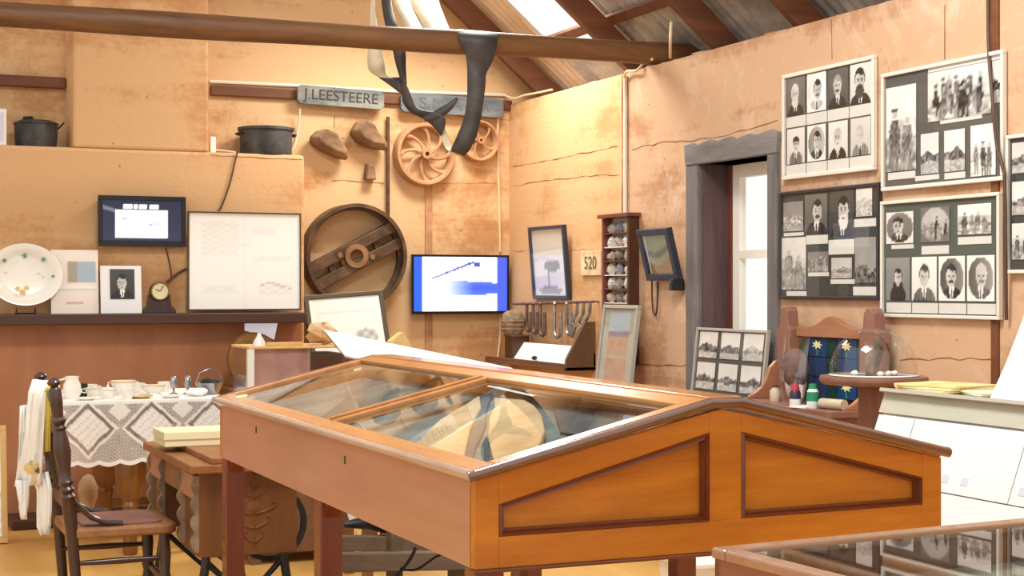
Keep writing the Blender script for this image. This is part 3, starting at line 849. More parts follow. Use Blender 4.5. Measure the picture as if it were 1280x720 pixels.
# ================================================================ BACK WALL
# ---- lettered boards
def sign(name, px0, py0, px1, py1, drop, text, tw, mat, lmat, label):
    a = B(px0, py0, .04); b = B(px1, py1, .04); L = b.x - a.x; H = a.z - b.z - drop
    ang = math.atan2(-drop * .55, L)
    T = T_back(a.x, a.z - H, WB - .045) @ Matrix.Rotation(ang, 4, 'Z')
    t = thing(name, tuple(T @ Vector((L / 2, 0, 0))), label, 'sign')
    c = .02
    MB(T).prism([(c, 0), (L - c, 0), (L, c), (L, H - c), (L - c, H), (c, H), (0, H - c), (0, c)], 0, .03).build('plank', mat, t, bevel=.004)
    for tx_, c_, w_ in text:
        lettering('lettering', tx_, T @ Matrix.Translation((L * c_, H * .52, .0305)), H * .78, lmat, t, L * w_)
    return t
sign('sign_board', 370, 106, 478, 141, .03, [('J.LEESTEERE', .5, .86)], None, 'sign_paint', 'letter_dark', 'weathered grey plank with dark serif lettering and hanging white cord')
sign('sign_board', 499, 116, 627, 150, .02, [('S.M.A', .38, .42), ('A', .82, .06)], None, 'sign_paint_blue', 'letter_faint', 'weathered blue grey plank with faded lettering behind the hanging belts')
# ---- rusty blocks
def block(front, label):
    """lump fixed to the wall: pixel outline of its face, pushed out from the wall"""
    f = [B(x, y, .10) for x, y in front]; n = len(f)
    c = sum(f, Vector()) / n
    b = [Vector(((v.x - c.x) * .82 + c.x - .012, WB, (v.z - c.z) * .82 + c.z - .01)) for v in f]
    m_ = [Vector(((v.x - c.x) * 1.05 + c.x, WB - .06, (v.z - c.z) * 1.05 + c.z)) for v in f]
    top = [Vector(((v.x - c.x) * .72 + c.x + .004, WB - .135, (v.z - c.z) * .72 + c.z + .006)) for v in f]
    mb = MB(); R4 = [b, m_, f, top]; vs = [v for r_ in R4 for v in r_]
    fs = [tuple(range(n)), tuple(range(3 * n, 4 * n))]
    for k in range(3): fs += [(k * n + i, k * n + (i + 1) % n, (k + 1) * n + (i + 1) % n, (k + 1) * n + i) for i in range(n)]
    return tag(mb.add(vs, fs).build('iron_block', 'rusty_block', bevel=.008), label, 'relic')
block([(390, 171), (398, 164), (409, 161), (422, 167), (428, 178), (437, 192), (434, 199), (420, 194), (404, 186), (393, 178)], 'lumpy rusty iron block on the wall beside the black pot')
block([(441, 163), (447, 153), (456, 149), (468, 155), (473, 166), (485, 180), (483, 187), (466, 184), (450, 176)], 'smooth wedge shaped iron block under the lettered grey plank')
c = B(462, 215, .03)
mb = MB(T_back(c.x, c.z, c.y))
mb.hexa([(-.036, -.05, -.03), (.036, -.05, -.03), (.026, .055, -.03), (-.024, .055, -.03)], [(-.034, -.05, .04), (.034, -.05, .04), (.022, .05, .035), (-.02, .05, .035)])
tag(mb.build('iron_weight', 'rusty_block', bevel=.008), 'small tapered iron weight below the two rusty blocks', 'relic')
# ---- thin rod
a = B(485, 146, .025); b = B(485, 270, .025)
tag(MB().tube([a, b], .012, 8).build('iron_rod', 'pulley_iron', smooth=True), 'long thin upright iron rod on the wall left of the spoked wheel', 'rod')
# ---- curved spoke wheel
def wheel(px, py, rpx, label, n=8, rim=.17):
    c = B(px, py, .05); R = rpx * (B(px + 1, py).x - B(px, py).x)
    t = thing('spoked_wheel', (c.x, c.y + .05, c.z - R), label, 'wheel')
    T = T_back(c.x, c.z, c.y)
    prof = [(R * (1 - rim), -.045), (R, -.05), (R, .02), (R * .96, .035), (R * (1 - rim * .7), .035), (R * (1 - rim), .02), (R * (1 - rim), -.045)]
    MB(T).lathe(prof, 40).build('rim', 'cast_sand', t, smooth=True)
    MB(T).lathe([(R * .07, -.03), (R * .17, -.03), (R * .16, .05), (R * .07, .05), (R * .07, -.03)], 20).build('hub', 'cast_sand', t, smooth=True)
    for k in range(n):
        th = 2 * math.pi * k / n + .3
        pts = []
        for i in range(7):
            f = i / 6; r = R * (.13 + (.86 - .13) * f); an = th + .55 * f ** 1.3
            pts.append((r * math.cos(an), r * math.sin(an), .005))
        MB(T).tube(pts, [R * .075, R * .06, R * .05, R * .05, R * .055, R * .065, R * .09], 8).build('spoke', 'cast_sand', t, smooth=True)
    return t
wheel(531, 193, 37, 'large sand coloured wheel with curved spokes on the back wall')
wheel(598, 176, 24, 'smaller sand coloured spoked wheel near the corner of the room', 5)
# ---- big flat belt pulley
c = B(444, 320, .10); R = 62 * (B(445, 320).x - B(444, 320).x)
t = thing('belt_pulley', (c.x, WB, c.z - R), 'big dark iron belt pulley with twin flat spokes and pale round hub', 'pulley')
T = T_back(c.x, c.z, c.y)
MB(T).lathe([(R * .93, -.1), (R, -.1), (R, .05), (R * .93, .05), (R * .93, -.1)], 56).build('rim', 'pulley_iron', t, smooth=True)
MB(T).lathe([(R * .88, -.03), (R * .935, -.03), (R * .935, -.01), (R * .88, -.01), (R * .88, -.03)], 56).build('inner_flange', 'pulley_iron', t, smooth=True)
TR = T @ Matrix.Rotation(math.radians(27), 4, 'Z')
for s in (-1, 1):
    MB(TR).box(-R * .93, s * R * .17 - .034, -.05, R * .93, s * R * .17 + .034, .02).build('spoke', 'pulley_iron', t, bevel=.005)
MB(TR).lathe([(R * .13, -.06), (R * .23, -.06), (R * .23, .035), (R * .13, .035), (R * .13, -.06)], 24).build('hub', 'pulley_hub', t, smooth=True)
MB(TR).lathe([(0, -.02), (R * .13, -.02), (R * .13, -.03), (0, -.03)], 24).build('bore', 'letter_dark', t)
for s in (-1, 1):
    MB(TR).box(s * R * .5 - .02, -R * .16, -.045, s * R * .5 + .02, R * .16, -.005).build('web', 'pulley_iron', t)
MB(TR).box(-R * .30, -R * .2, -.05, R * .30, R * .2, -.005).build('hub_plate', 'pulley_hub', t, bevel=.008)
for s in (-1, 1):
    MB(TR).lathe([(.018, .0), (.018, .03)], 6, (s * R * .28, s * -R * .16, 0)).build('bolt', 'pulley_hub', t)
# ---- screens
def screen(name, l, r, tp, bt, Y, fn, label, bz_=.014):
    a = at_Y(l, tp, Y); b = at_Y(r, bt, Y); w = b.x - a.x; h = a.z - b.z
    T = T_back(a.x, b.z, Y)
    t = thing(name, (a.x + w / 2, Y, b.z), label, 'screen')
    MB(T).box(.02, .02, -.045, w - .02, h - .02, .01).build('housing', 'black_plastic', t)
    bz = bz_
    for x0, y0, x1, y1 in [(0, 0, w, bz * 1.3), (0, h - bz, w, h), (0, bz, bz, h - bz), (w - bz, bz, w, h - bz)]:
        MB(T).box(x0, y0, 0, x1, y1, .022).build('bezel', 'black_plastic', t, bevel=.002)
    TT = T @ Matrix.Translation((bz, bz * 1.3, 0))
    drawn('display', TT, w - 2 * bz, h - 2.3 * bz, 60, 36, fn, t, 'screen_print', .014)
    return t, T, w, h
def scr1(u, v):
    if .15 < u < .83 and .06 < v < .76:
        U = (u - .15) / .68; V = (v - .06) / .70
        if ell(U, V, .18, .68, .05, .05) < 1: return (lin(150), lin(180), lin(215))
        if ell(U, V, .32, .72, .12, .02) < 1: return (lin(214), lin(212), lin(228))
        if ell(U, V, .78, .52, .11, .09) < 1 and abs(V - .5) < .12 - abs(U - .8) * .6: return (lin(206), lin(200), lin(238))
        if ell(U, V, .68, .5, .06, .035) < 1: return (lin(130), lin(140), lin(196))
        return (.98, .98, 1.0)
    if .25 < u < .72 and .80 < v < .895 and math.sin(u * 95) + .6 * math.sin(u * 41) > -.9: return (.93, .93, .97)
    s = .02 + .01 * (1 - v)
    if v > .62 and u < .3 and .0 < (v - .62) - (.3 - u) * .55 < .09: return (.14, .15, .2)
    return (s, s * 1.05, s * 2.0)
t, T, w, h = screen('black_screen', 122, 231.5, 244, 309, WC - .05, scr1, 'small black screen with white slide above the mantel', .026)
def scr2(u, v):
    blue = (lin(44), lin(92), lin(214)) if u < .5 else (lin(70), lin(92), lin(226))
    if u < .10 or u > .885: return blue
    U = (u - .1) / .785
    y = .60 + .30 * (U - .12) / .55
    if .12 < U < .70 and abs(v - y) < .014 + .022 * max(0, U - .3): return (lin(70), lin(72), lin(170))
    if ell(U, v, .73, .86, .05, .05) < 1 and v < .97: return (lin(70), lin(72), lin(170))
    if abs(U - .79) < .008 and .55 < v < .85: return (lin(196), lin(200), lin(230))
    top = .58 - .08 * (U - .3); bot = .28 + .03 * U
    if U > .30 and bot < v < top:
        k = min(1, max(0, (U - .34) / .35)) * (.55 + .45 * (1 - abs(v - .43) * 3))
        return (lin(int(206 - 146 * k)), lin(int(220 - 130 * k)), lin(int(244 - 14 * k)))
    return (.96, .97, 1.0)
screen('blue_screen', 513.5, 635, 318, 392, WB - .06, scr2, 'wall screen showing a drawing on bright blue near the room corner')
# ---- framed drawing on the mantel
a = Cc(234, 264, .06); b = Cc(375.5, 387.5, .06)
def drawing(u, v):
    c = .90 - .02 * u
    for (x0, x1, y0, y1, s) in [(.1, .45, .55, .92, 60), (.55, .78, .78, .86, 70), (.56, .92, .5, .56, 50), (.1, .42, .16, .24, 40), (.62, .92, .14, .26, 55)]:
        if x0 < u < x1 and y0 < v < y1: c -= .03 * (1 + math.sin(u * s) * math.sin(v * s * 1.7))
    if abs(u - .5) < .012: c -= .025
    if .62 < u < .92 and abs(v - (.22 + .06 * (1 - abs(u - .73) * 6))) < .008: c -= .16
    if .44 < u < .56 and abs(v - .66) < .012: c -= .05
    return g(c, (1, .99, .93))
board('framed_drawing', T_back(a.x, b.z, WC - .06), b.x - a.x, a.z - b.z, 'large pale framed plan drawing standing on the mantel shelf', 'picture', .009, .02, 'olive_frame', 'paper_white', [(.013, .013, .987, .987, drawing, 60)], glass=False)
# ---- pale engraving in olive frame leaning on the wall
a = B(388, 367, .2); b = B(481, 430, .2)
T = T_back(a.x, b.z - .25, WB - .30) @ Matrix.Rotation(math.radians(4), 4, 'Z') @ Matrix.Rotation(math.radians(-14), 4, 'X')
def engrave(u, v):
    c = .9
    if ell(u, v, .75, .5, .17, .10) < 1: c = .72 - .12 * math.sin(u * 40) * math.sin(v * 50)
    if abs(v - .83) < .012 and .1 < u < .9: c = .82
    if u < .05 or u > .95: c = .95
    return g(c, (.97, 1, .93))
board('framed_engraving', T, b.x - a.x + .03, a.z - b.z + .25, 'pale engraving in dark olive frame leaning under the iron pulley', 'picture', .026, .025, 'olive_frame', 'paper_white', [(.06, .05, .94, .95, engrave, 40)])
# ---- mantel shelf
a = Cc(-40, 390, 0); b = Cc(384, 405, 0)
MB().box(-1.2, WC - .20, b.z + .012, at_Y(384, 395, WC - .2).x, WC + .0, a.z - .012).build('mantel_shelf', 'mantel_wood', wall_ch, bevel=.006)
MANT = a.z - .012
# ---- things on the mantel
def on_mantel(px, py, back): return at_Y(px, py, WC - back)
# platter on a wire stand
c = on_mantel(31, 344, .10); k = (on_mantel(32, 344, .1).x - c.x)
t = thing('china_platter', (c.x, c.y, MANT), 'large oval cream platter with flower sprigs on the mantel', 'platter')
T = T_back(c.x, c.z, c.y) @ Matrix.Rotation(math.radians(-10), 4, 'X')
Rx, Ry = 47 * k, 41 * k
vs = []; fs = []; cs = []
rings = [(0, .0), (.3, .0), (.6, .002), (.68, .004), (.74, .014), (.85, .02), (.95, .025), (1.0, .026)]
N = 72
for r, z in rings:
    for i in range(N):
        an = 2 * math.pi * i / N; x, y = r * math.cos(an), r * math.sin(an)
        vs.append((x * Rx, y * Ry, z))
for j in range(len(rings) - 1):
    for i in range(N): fs.append((j * N + i, j * N + (i + 1) % N, (j + 1) * N + (i + 1) % N, (j + 1) * N + i))
nb = len(vs)
for r, z in [(1.0, .018), (.6, -.006)]:
    for i in range(N):
        an = 2 * math.pi * i / N; vs.append((r * math.cos(an) * Rx, r * math.sin(an) * Ry, z))
last = (len(rings) - 1) * N
for i in range(N):
    fs.append((last + i, last + (i + 1) % N, nb + (i + 1) % N, nb + i)); fs.append((nb + i, nb + (i + 1) % N, nb + N + (i + 1) % N, nb + N + i))
fs.append(tuple(range(nb + N, nb + 2 * N)))
MB(T).add(vs, fs).build('plate', 'china', t, smooth=True)
for x, y, r, m_, n in [(-.08, -.62, .12, 'paper_yellow', 0), (-.22, -.5, .1, 'paper_yellow', 1), (.05, -.45, .09, 'paper_yellow', 2), (.0, .68, .09, 'stem_green', 3), (.55, .55, .08, 'stem_green', 4), (.82, -.05, .05, 'stem_green', 5), (.42, .08, .05, 'paper_lilac', 6), (.55, -.05, .06, 'paper_lilac', 7), (-.55, .1, .05, 'paper_lilac', 8), (-.6, .5, .08, 'stem_green', 9)]:
    pts = []; rnd = random.Random(n)
    for i in range(10):
        an = 2 * math.pi * i / 10; rr = r * (1 if i % 2 else .55) * Ry
        pts.append((x * Rx * .9 + rr * math.cos(an), y * Ry * .9 + rr * math.sin(an)))
    zz = .005 if math.hypot(x, y) < .62 else .022
    MB(T).prism(pts, zz - .004, zz + .001).build('flower', m_, t)
for s in (-1, 1):
    MB().tube([(c.x + s * .05, c.y + .04, MANT), (c.x + s * .05, c.y - .055, MANT + .004), (c.x + s * .05, c.y - .06, MANT + .035)], .004, 6).build('stand_wire', 'black_iron', t)
MB().tube([(c.x - .05, c.y + .04, MANT + .004), (c.x + .05, c.y + .04, MANT + .004)], .004, 6).build('stand_bar', 'black_iron', t)
# printed packet
a = on_mantel(63, 312, .05); b = on_mantel(122, 388, .05)
def packet(u, v):
    if .36 < u < .94 and .48 < v < .82:
        return (lin(170), lin(186), lin(200)) if u > .55 else (lin(170), lin(160), lin(140))
    if .3 < u < .7 and .16 < v < .19: return (lin(224), lin(150), lin(150))
    return (lin(244), lin(232), lin(218))
t = thing('printed_packet', (a.x, WC - .06, MANT), 'glossy white printed packet standing between platter and portrait', 'packet')
T = T_back(a.x, MANT, WC - .08) @ Matrix.Rotation(math.radians(-5), 4, 'X')
w, h = b.x - a.x, a.z - MANT
MB(T).box(0, 0, -.008, w, h, .008).build('card', 'paper_white', t); drawn('printed_front', T, w, h, 30, 36, packet, t, 'photo_print', .010)
MB(T).box(0, h * .38, .008, w, h * .42, .013).build('fold', 'paper_white', t)
# portrait card
a = on_mantel(125, 332, .07); b = on_mantel(176, 389, .07); w, h = b.x - a.x, a.z - MANT
T = T_back(a.x, MANT, WC - .10) @ Matrix.Rotation(math.radians(-6), 4, 'X')
t = thing('portrait_card', (a.x + w / 2, WC - .1, MANT), 'dark portrait photograph on white card standing on the mantel', 'photograph')
MB(T).box(0, 0, -.006, w, h, .006).build('card', 'paper_white', t, bevel=.002)
drawn('photograph', T @ Matrix.Translation((w * .23, h * .30, 0)), w * .60, h * .63, 26, 34, portrait(71, .3, hair=.18, coat=.16, skin=.7), t, 'photo_print', .0085)
MB(T).bar((w * .5, h * .7, -.006), (w * .5, .0, -.075), .05, .004, (0, 0, 1)).build('easel_back', 'paper_white', t)
# clock
c = on_mantel(199.5, 364, .09); k = on_mantel(200.5, 364, .09).x - c.x
t = thing('mantel_clock', (c.x, c.y, MANT), 'small dark wooden mantel clock with round cream dial', 'clock')
T = T_back(c.x, c.z, c.y)
MB(T).lathe([(0, -.035), (12 * k, -.035), (12.5 * k, -.01), (12 * k, .012), (10 * k, .015)], 28).build('case_drum', 'chair_dark', t, smooth=True)
MB(T).lathe([(0, .016), (10 * k, .016), (10 * k, .012)], 28).build('dial', 'paper_cream', t, smooth=True)
MB(T).lathe([(10 * k, .014), (10.2 * k, .021), (11.4 * k, .021), (11.8 * k, .012)], 28).build('bezel', 'brass', t, smooth=True)
for an, L in ((1.1, 6), (-.5, 8)):
    MB(T @ Matrix.Rotation(an, 4, 'Z')).box(-.002, 0, .017, .002, L * k, .019).build('hand', 'letter_dark', t)
dz = MANT - c.z
MB(T).prism([(-21 * k, dz), (21 * k, dz), (20 * k, dz + 5 * k), (15 * k, dz + 9 * k), (13 * k, -4 * k), (9 * k, -11 * k), (-9 * k, -11 * k), (-13 * k, -4 * k), (-15 * k, dz + 9 * k), (-20 * k, dz + 5 * k)], -.04, .004).build('base', 'chair_dark', t, bevel=.004)
# paper sheet pinned under the mantel
a = Cc(302, 404, .12); b = Cc(343, 424, .12)
mb = MB(T_back(0, 0, WC - .19)); mb.prism([(a.x, a.z), (b.x, a.z), (b.x - .02, b.z), (a.x + .09, b.z + .03), (a.x, b.z + .055)], 0, .003)
tag(mb.build('paper_sheet', 'paper_lilac'), 'loose lilac white paper sheet hanging under the mantel shelf', 'paper')
# ---- things on the ledge of the chimney breast
c = at_Y(45, 183, WC + .17); k = at_Y(46, 183, WC + .17).x - c.x
t = thing('iron_pot', (c.x, c.y, zl), 'round dark iron pot with lid knob in the left chimney niche', 'pot')
MB().lathe([(0, 0), (24 * k, .0), (26 * k, .02), (27 * k, .08), (27.5 * k, 30 * k), (29 * k, 31 * k), (28 * k, 33 * k), (20 * k, 36 * k), (0, 37 * k)], 30, (c.x, c.y, zl)).build('pot_body', 'pot_iron', t, smooth=True)
MB().tube([(c.x - 16 * k, c.y, zl + 35 * k), (c.x - 15 * k, c.y, zl + 39 * k), (c.x - 5 * k, c.y, zl + 39.5 * k), (c.x - 4 * k, c.y, zl + 36 * k)], .01, 8).build('lid_handle', 'black_iron', t, smooth=True)
MB().tube([(c.x + 27 * k, c.y, zl + 26 * k), (c.x + 31 * k, c.y, zl + 30 * k), (c.x + 35 * k, c.y, zl + 35 * k)], .006, 6).build('bail', 'black_iron', t, smooth=True)
c = at_Y(332.5, 190, WC + .15)
k = at_Y(333.5, 190, WC + .15).x - c.x
t = thing('camp_oven', (c.x, c.y, zl), 'straight sided black iron pot with flared rim on the chimney ledge', 'pot')
MB().lathe([(0, 0), (30 * k, 0), (31.5 * k, .012), (32 * k, 29 * k), (34.5 * k, 31 * k), (34.5 * k, 34 * k), (32 * k, 34.5 * k), (30.5 * k, 33 * k), (29 * k, .02), (0, .02)], 36, (c.x, c.y, zl)).build('pot_body', 'pot_iron', t, smooth=True)
for s in (-1, 1):
    MB().tube([(c.x + s * 31 * k, c.y - .05, zl + 26 * k), (c.x + s * 36 * k, c.y - .02, zl + 26 * k), (c.x + s * 36 * k, c.y + .02, zl + 26 * k), (c.x + s * 31 * k, c.y + .05, zl + 26 * k)], .008, 8).build('ear', 'black_iron', t, smooth=True)
a = at_Y(-22, 135, WC + .02); b = at_Y(8, 183, WC + .02)
t = thing('white_card_box', (b.x - .1, WC + .1, zl), 'white box cut by the picture edge beside the left pot', 'box')
MB().box(a.x, WC + .02, zl, b.x, WC + .14, a.z).build('box_body', 'paper_white', t, bevel=.004)
MB().box(a.x + .01, WC + .017, zl + .02, b.x - .015, WC + .02, a.z - .02).build('box_label', 'paper_lilac', t)
a = at_Y(262, 171, WC + .08); b = at_Y(269, 186, WC + .08)
t = thing('power_adapter', ((a.x + b.x) / 2, WC + .1, zl), 'tiny white plug box on the ledge beside the chimney', 'adapter')
MB().box(a.x, WC + .06, zl, b.x, WC + .1, a.z).build('adapter_body', 'white_paint', t, bevel=.004)
MB().tube([(b.x, WC + .08, zl + .02), (b.x + .05, WC + .06, zl + .015), (b.x + .11, WC + .03, zl + .006)], .005, 6).build('lead', 'cable_white', t, smooth=True)
# ================================================================ BELTS OVER THE TIE BEAM
def ribbon(name, rows, mat, parent, th=.006):
    L = [at_D(*r[0]) for r in rows]; Rg = [at_D(*r[1]) for r in rows]
    def cr(P):
        out = []
        for i in range(len(P) - 1):
            p0 = P[max(i - 1, 0)]; p1 = P[i]; p2 = P[i + 1]; p3 = P[min(i + 2, len(P) - 1)]
            for k in range(5):
                t = k / 5
                out.append(0.5 * ((2 * p1) + (p2 - p0) * t + (2 * p0 - 5 * p1 + 4 * p2 - p3) * t * t + (3 * p1 - p0 - 3 * p2 + p3) * t ** 3))
        return out + [P[-1]]
    L, Rg = cr(L), cr(Rg); n = len(L)
    return MB().add(L + Rg, [(i, i + 1, n + i + 1, n + i) for i in range(n - 1)]).build(name, mat, parent, smooth=True, solid=th)
o = at_D(590, 190, 7.95)
t = thing('drive_belt', tuple(o), 'dark flat leather drive belt looped over the log tie beam', 'belt')
ribbon('front_loop', [((573, 64, 8.12), (619, 70, 8.12)), ((573, 40, 8.11), (621, 44, 8.11)), ((572, 37, 8.02), (621, 41, 8.02)), ((573, 45, 7.93), (622, 50, 7.93)), ((578, 60, 7.92), (617, 74, 7.92)), ((583, 74, 7.92), (608, 92, 7.93)),
                      ((584, 100, 7.92), (607, 105, 7.92)), ((583, 130, 7.92), (603, 138, 7.92)), ((577, 156, 7.92), (597, 166, 7.92)), ((566, 181, 7.93), (588, 186, 7.93)), ((563, 189, 7.96), (580, 195, 7.96))], 'belt_leather', t)
ribbon('return_loop', [((563, 189, 7.96), (580, 195, 7.96)), ((557, 186, 8.03), (568, 193, 8.03)), ((552, 172, 8.08), (563, 182, 8.08)), ((551, 150, 8.1), (556, 160, 8.1)), ((553, 140, 8.1), (556, 148, 8.1))], 'belt_pale', t)
ribbon('crossing_strap', [((501, 100, 8.1), (508, 106, 8.08)), ((502, 117, 8.1), (513, 119, 8.05)), ((504, 129, 8.08), (520, 134, 8.03)), ((514, 141, 8.06), (531, 139, 8.02)), ((530, 149, 8.05), (548, 141, 8.02)), ((541, 158, 8.05), (556, 148, 8.02)), ((551, 170, 8.05), (556, 158, 8.03))], 'belt_leather', t)
ribbon('cross_tail', [((529, 146, 8.04), (531, 152, 8.04)), ((546, 137, 8.03), (553, 146, 8.03)), ((560, 129, 8.03), (566, 135, 8.03)), ((571, 121, 8.03), (573, 124, 8.03))], 'belt_leather', t)
ribbon('hanging_strap', [((474, -30, 8.5), (486, -30, 8.5)), ((477, 5, 8.35), (489, 5, 8.3)), ((482, 33, 8.16), (497, 33, 8.14)), ((490, 60, 8.14), (506, 60, 8.12)), ((495, 82, 8.12), (507, 84, 8.1)), ((501, 101, 8.1), (508, 106, 8.08))], 'belt_leather', t)
t = thing('pale_belt', tuple(at_D(480, 97, 8.2)), 'pale flat canvas belt hanging behind the log tie beam', 'belt')
ribbon('wide_strap', [((497, -40, 8.9), (541, -40, 8.9)), ((512, 0, 8.6), (548, 0, 8.6)), ((524, 22, 8.35), (556, 22, 8.35)), ((534, 42, 8.16), (564, 42, 8.16))], 'belt_pale', t)
ribbon('side_strap', [((484, -40, 8.9), (506, -40, 8.9)), ((492, 0, 8.6), (512, 0, 8.6)), ((500, 20, 8.35), (520, 20, 8.35)), ((508, 40, 8.17), (531, 40, 8.17))], 'belt_pale', t)
ribbon('lower_loop', [((464, -40, 8.6), (470, -40, 8.6)), ((463, 10, 8.3), (469, 10, 8.3)), ((461, 50, 8.2), (475, 50, 8.2)), ((459, 76, 8.2), (480, 76, 8.18)), ((462, 89, 8.2), (483, 93, 8.16)), ((474, 97, 8.18), (492, 98, 8.14))], 'belt_pale', t)
ribbon('fold', [((473, 97, 8.19), (502, 97, 8.13)), ((485, 105, 8.16), (503, 105, 8.12)), ((499, 115, 8.13), (505, 117, 8.1))], 'belt_leather', t)

# ================================================================ THE BIG DOUBLE-SLOPED SHOWCASE
X0, X1, Y0, Y1 = 1.132, 2.300, 2.84, 5.13
XB0, XB1, YB0, YB1 = 1.152, 2.292, 2.862, 5.108
HE, HR, HB = .938, 1.068, .742
XM = (X0 + X1) / 2; FL = .036
t = thing('display_case', (XM, (Y0 + Y1) / 2, 0), 'big orange brown wooden display case with two sloping glass lids', 'display case')
# legs with bracket heads
for lx in (XB0 + .004, XB1 - .066):
    for ly in (YB0 + .004, (YB0 + YB1) / 2 - .03, YB1 - .066):
        lg = MB().box(lx, ly, 0, lx + .062, ly + .062, HB + .01).build('leg', 'case_leg', t, bevel=.004)
        for d in (-1, 1):
            yc = ly + .031 + d * .031
            if ly < YB0 + .1 and d < 0 or ly > YB1 - .1 and d > 0: continue
            MB(frameT((lx + .012, 0, 0), (0, 1, 0), (0, 0, 1), (1, 0, 0))).prism([(yc, HB + .002), (yc + d * .035, HB + .002), (yc + d * .02, HB - .018), (yc, HB - .045)], 0, .038).build('bracket', 'case_leg', lg)
# body: long fronts, ends, floor
MB().box(XB0, YB0 + .02, HB, XB0 + .02, YB1 - .02, HE - .022).build('front_panel', 'case_brown', t, bevel=.002)
MB().box(XB1 - .02, YB0 + .02, HB, XB1, YB1 - .02, HE - .022).build('front_panel', 'case_brown', t, bevel=.002)
flr = MB().box(XB0 + .02, YB0 + .02, HB, XB1 - .02, YB1 - .02, HB + .015).build('case_floor', 'case_leg', t)
MB().box(XB0 + .022, YB0 + .04, HB + .015, XB1 - .022, YB1 - .03, HB + .022).build('cloth_lining', 'lining', flr)
# locks on the front
for yy in (3.72, 4.62):
    MB().box(XB0 - .002, yy, HE - .075, XB0 + .002, yy + .006, HE - .055).build('keyhole', 'letter_dark', t)
# near gable end: recessed panels, stiles, rails, mouldings
def gable(Yf, sgn, nm):
    e = MB(T_back(0, 0, Yf) if sgn > 0 else frameT((0, Yf, 0), (1, 0, 0), (0, 0, 1), (0, -1, 0)))
    T = T_back(0, 0, Yf)
    zin, zo = (-.02, 0) if sgn > 0 else (0, .02)
    root = MB(T).prism([(XB0, HB), (XB1, HB), (XB1, HE - .03), (XM, HR - .03), (XB0, HE - .03)], zin - .004, zin if sgn > 0 else zo + 0).build(nm, 'case_orange', t)
    if sgn < 0: return
    def q(px, py): v = at_Y(px, py, Yf); return (v.x, v.z)
    LA, LB, LC, LD = q(624, 671), q(887, 652), q(887, 541), q(624, 631)
    RA, RB, RC, RD = q(927, 648), q(1153, 630.5), q(1153, 597), q(927, 540)
    sl = lambda x: (HE - .024) + (HR - HE) * (1 - abs(x - XM) / (XM - X0))
    pieces = [('stile', [(XB0, HB), (LA[0], HB), (LA[0], sl(LA[0])), (XB0, sl(XB0))]),
              ('stile', [(LB[0], LB[1]), (RA[0], RA[1]), (RA[0], sl(RA[0])), (XM, sl(XM)), (LB[0], sl(LB[0]))]),
              ('stile', [(RB[0], HB), (XB1, HB), (XB1, sl(XB1)), (RB[0], sl(RB[0]))]),
              ('bottom_rail', [(LA[0], HB), (RB[0], HB), (RB[0], RB[1]), (RA[0], RA[1]), (LB[0], LB[1]), (LA[0], LA[1])]),
              ('top_rail', [LD, LC, (LC[0], sl(LC[0])), (LD[0], sl(LD[0]))]),
              ('top_rail', [RD, RC, (RC[0], sl(RC[0])), (RD[0], sl(RD[0]))])]
    for n_, poly in pieces:
        MB(T).prism(poly, zin, 0).build(n_, 'case_orange', root, bevel=.0015)
    def moulding(P):
        C = (sum(a[0] for a in P) / 4, sum(a[1] for a in P) / 4)
        for i in range(4):
            a, b = P[i], P[(i + 1) % 4]
            dx, dz = b[0] - a[0], b[1] - a[1]; L = math.hypot(dx, dz); nx, nz = -dz / L, dx / L
            def inner(p, k):
                # offset corner towards inside along both neighbours
                return None
            W = .014
            j0, j1, j2, j3 = P[i - 1], P[i], P[(i + 1) % 4], P[(i + 2) % 4]
            def off(p, q_, r):
                d1 = Vector((q_[0] - p[0], q_[1] - p[1])).normalized(); d2 = Vector((r[0] - q_[0], r[1] - q_[1])).normalized()
                n1 = Vector((-d1.y, d1.x)); n2 = Vector((-d2.y, d2.x)); m_ = (n1 + n2); m_ /= max(.2, m_.dot(n1))
                return (q_[0] + m_.x * W, q_[1] + m_.y * W)
            ia, ib = off(j0, j1, j2), off(j1, j2, j3)
            mid = lambda u, v, f: (u[0] + (v[0] - u[0]) * f, u[1] + (v[1] - u[1]) * f)
            vs = [(*a, -.001), (*mid(a, ia, .3), .005), (*mid(a, ia, .55), -.004), (*mid(a, ia, .8), -.003), (*ia, -.018),
                  (*b, -.001), (*mid(b, ib, .3), .005), (*mid(b, ib, .55), -.004), (*mid(b, ib, .8), -.003), (*ib, -.018)]
            MB(T).add(vs, [(k, k + 1, k + 6, k + 5) for k in range(4)]).build('panel_moulding', 'case_moulding', root)
    moulding([LA, LB, LC, LD]); moulding([RA, RB, RC, RD])
gable(YB0, 1, 'gable_end'); gable(YB1, -1, 'gable_end')
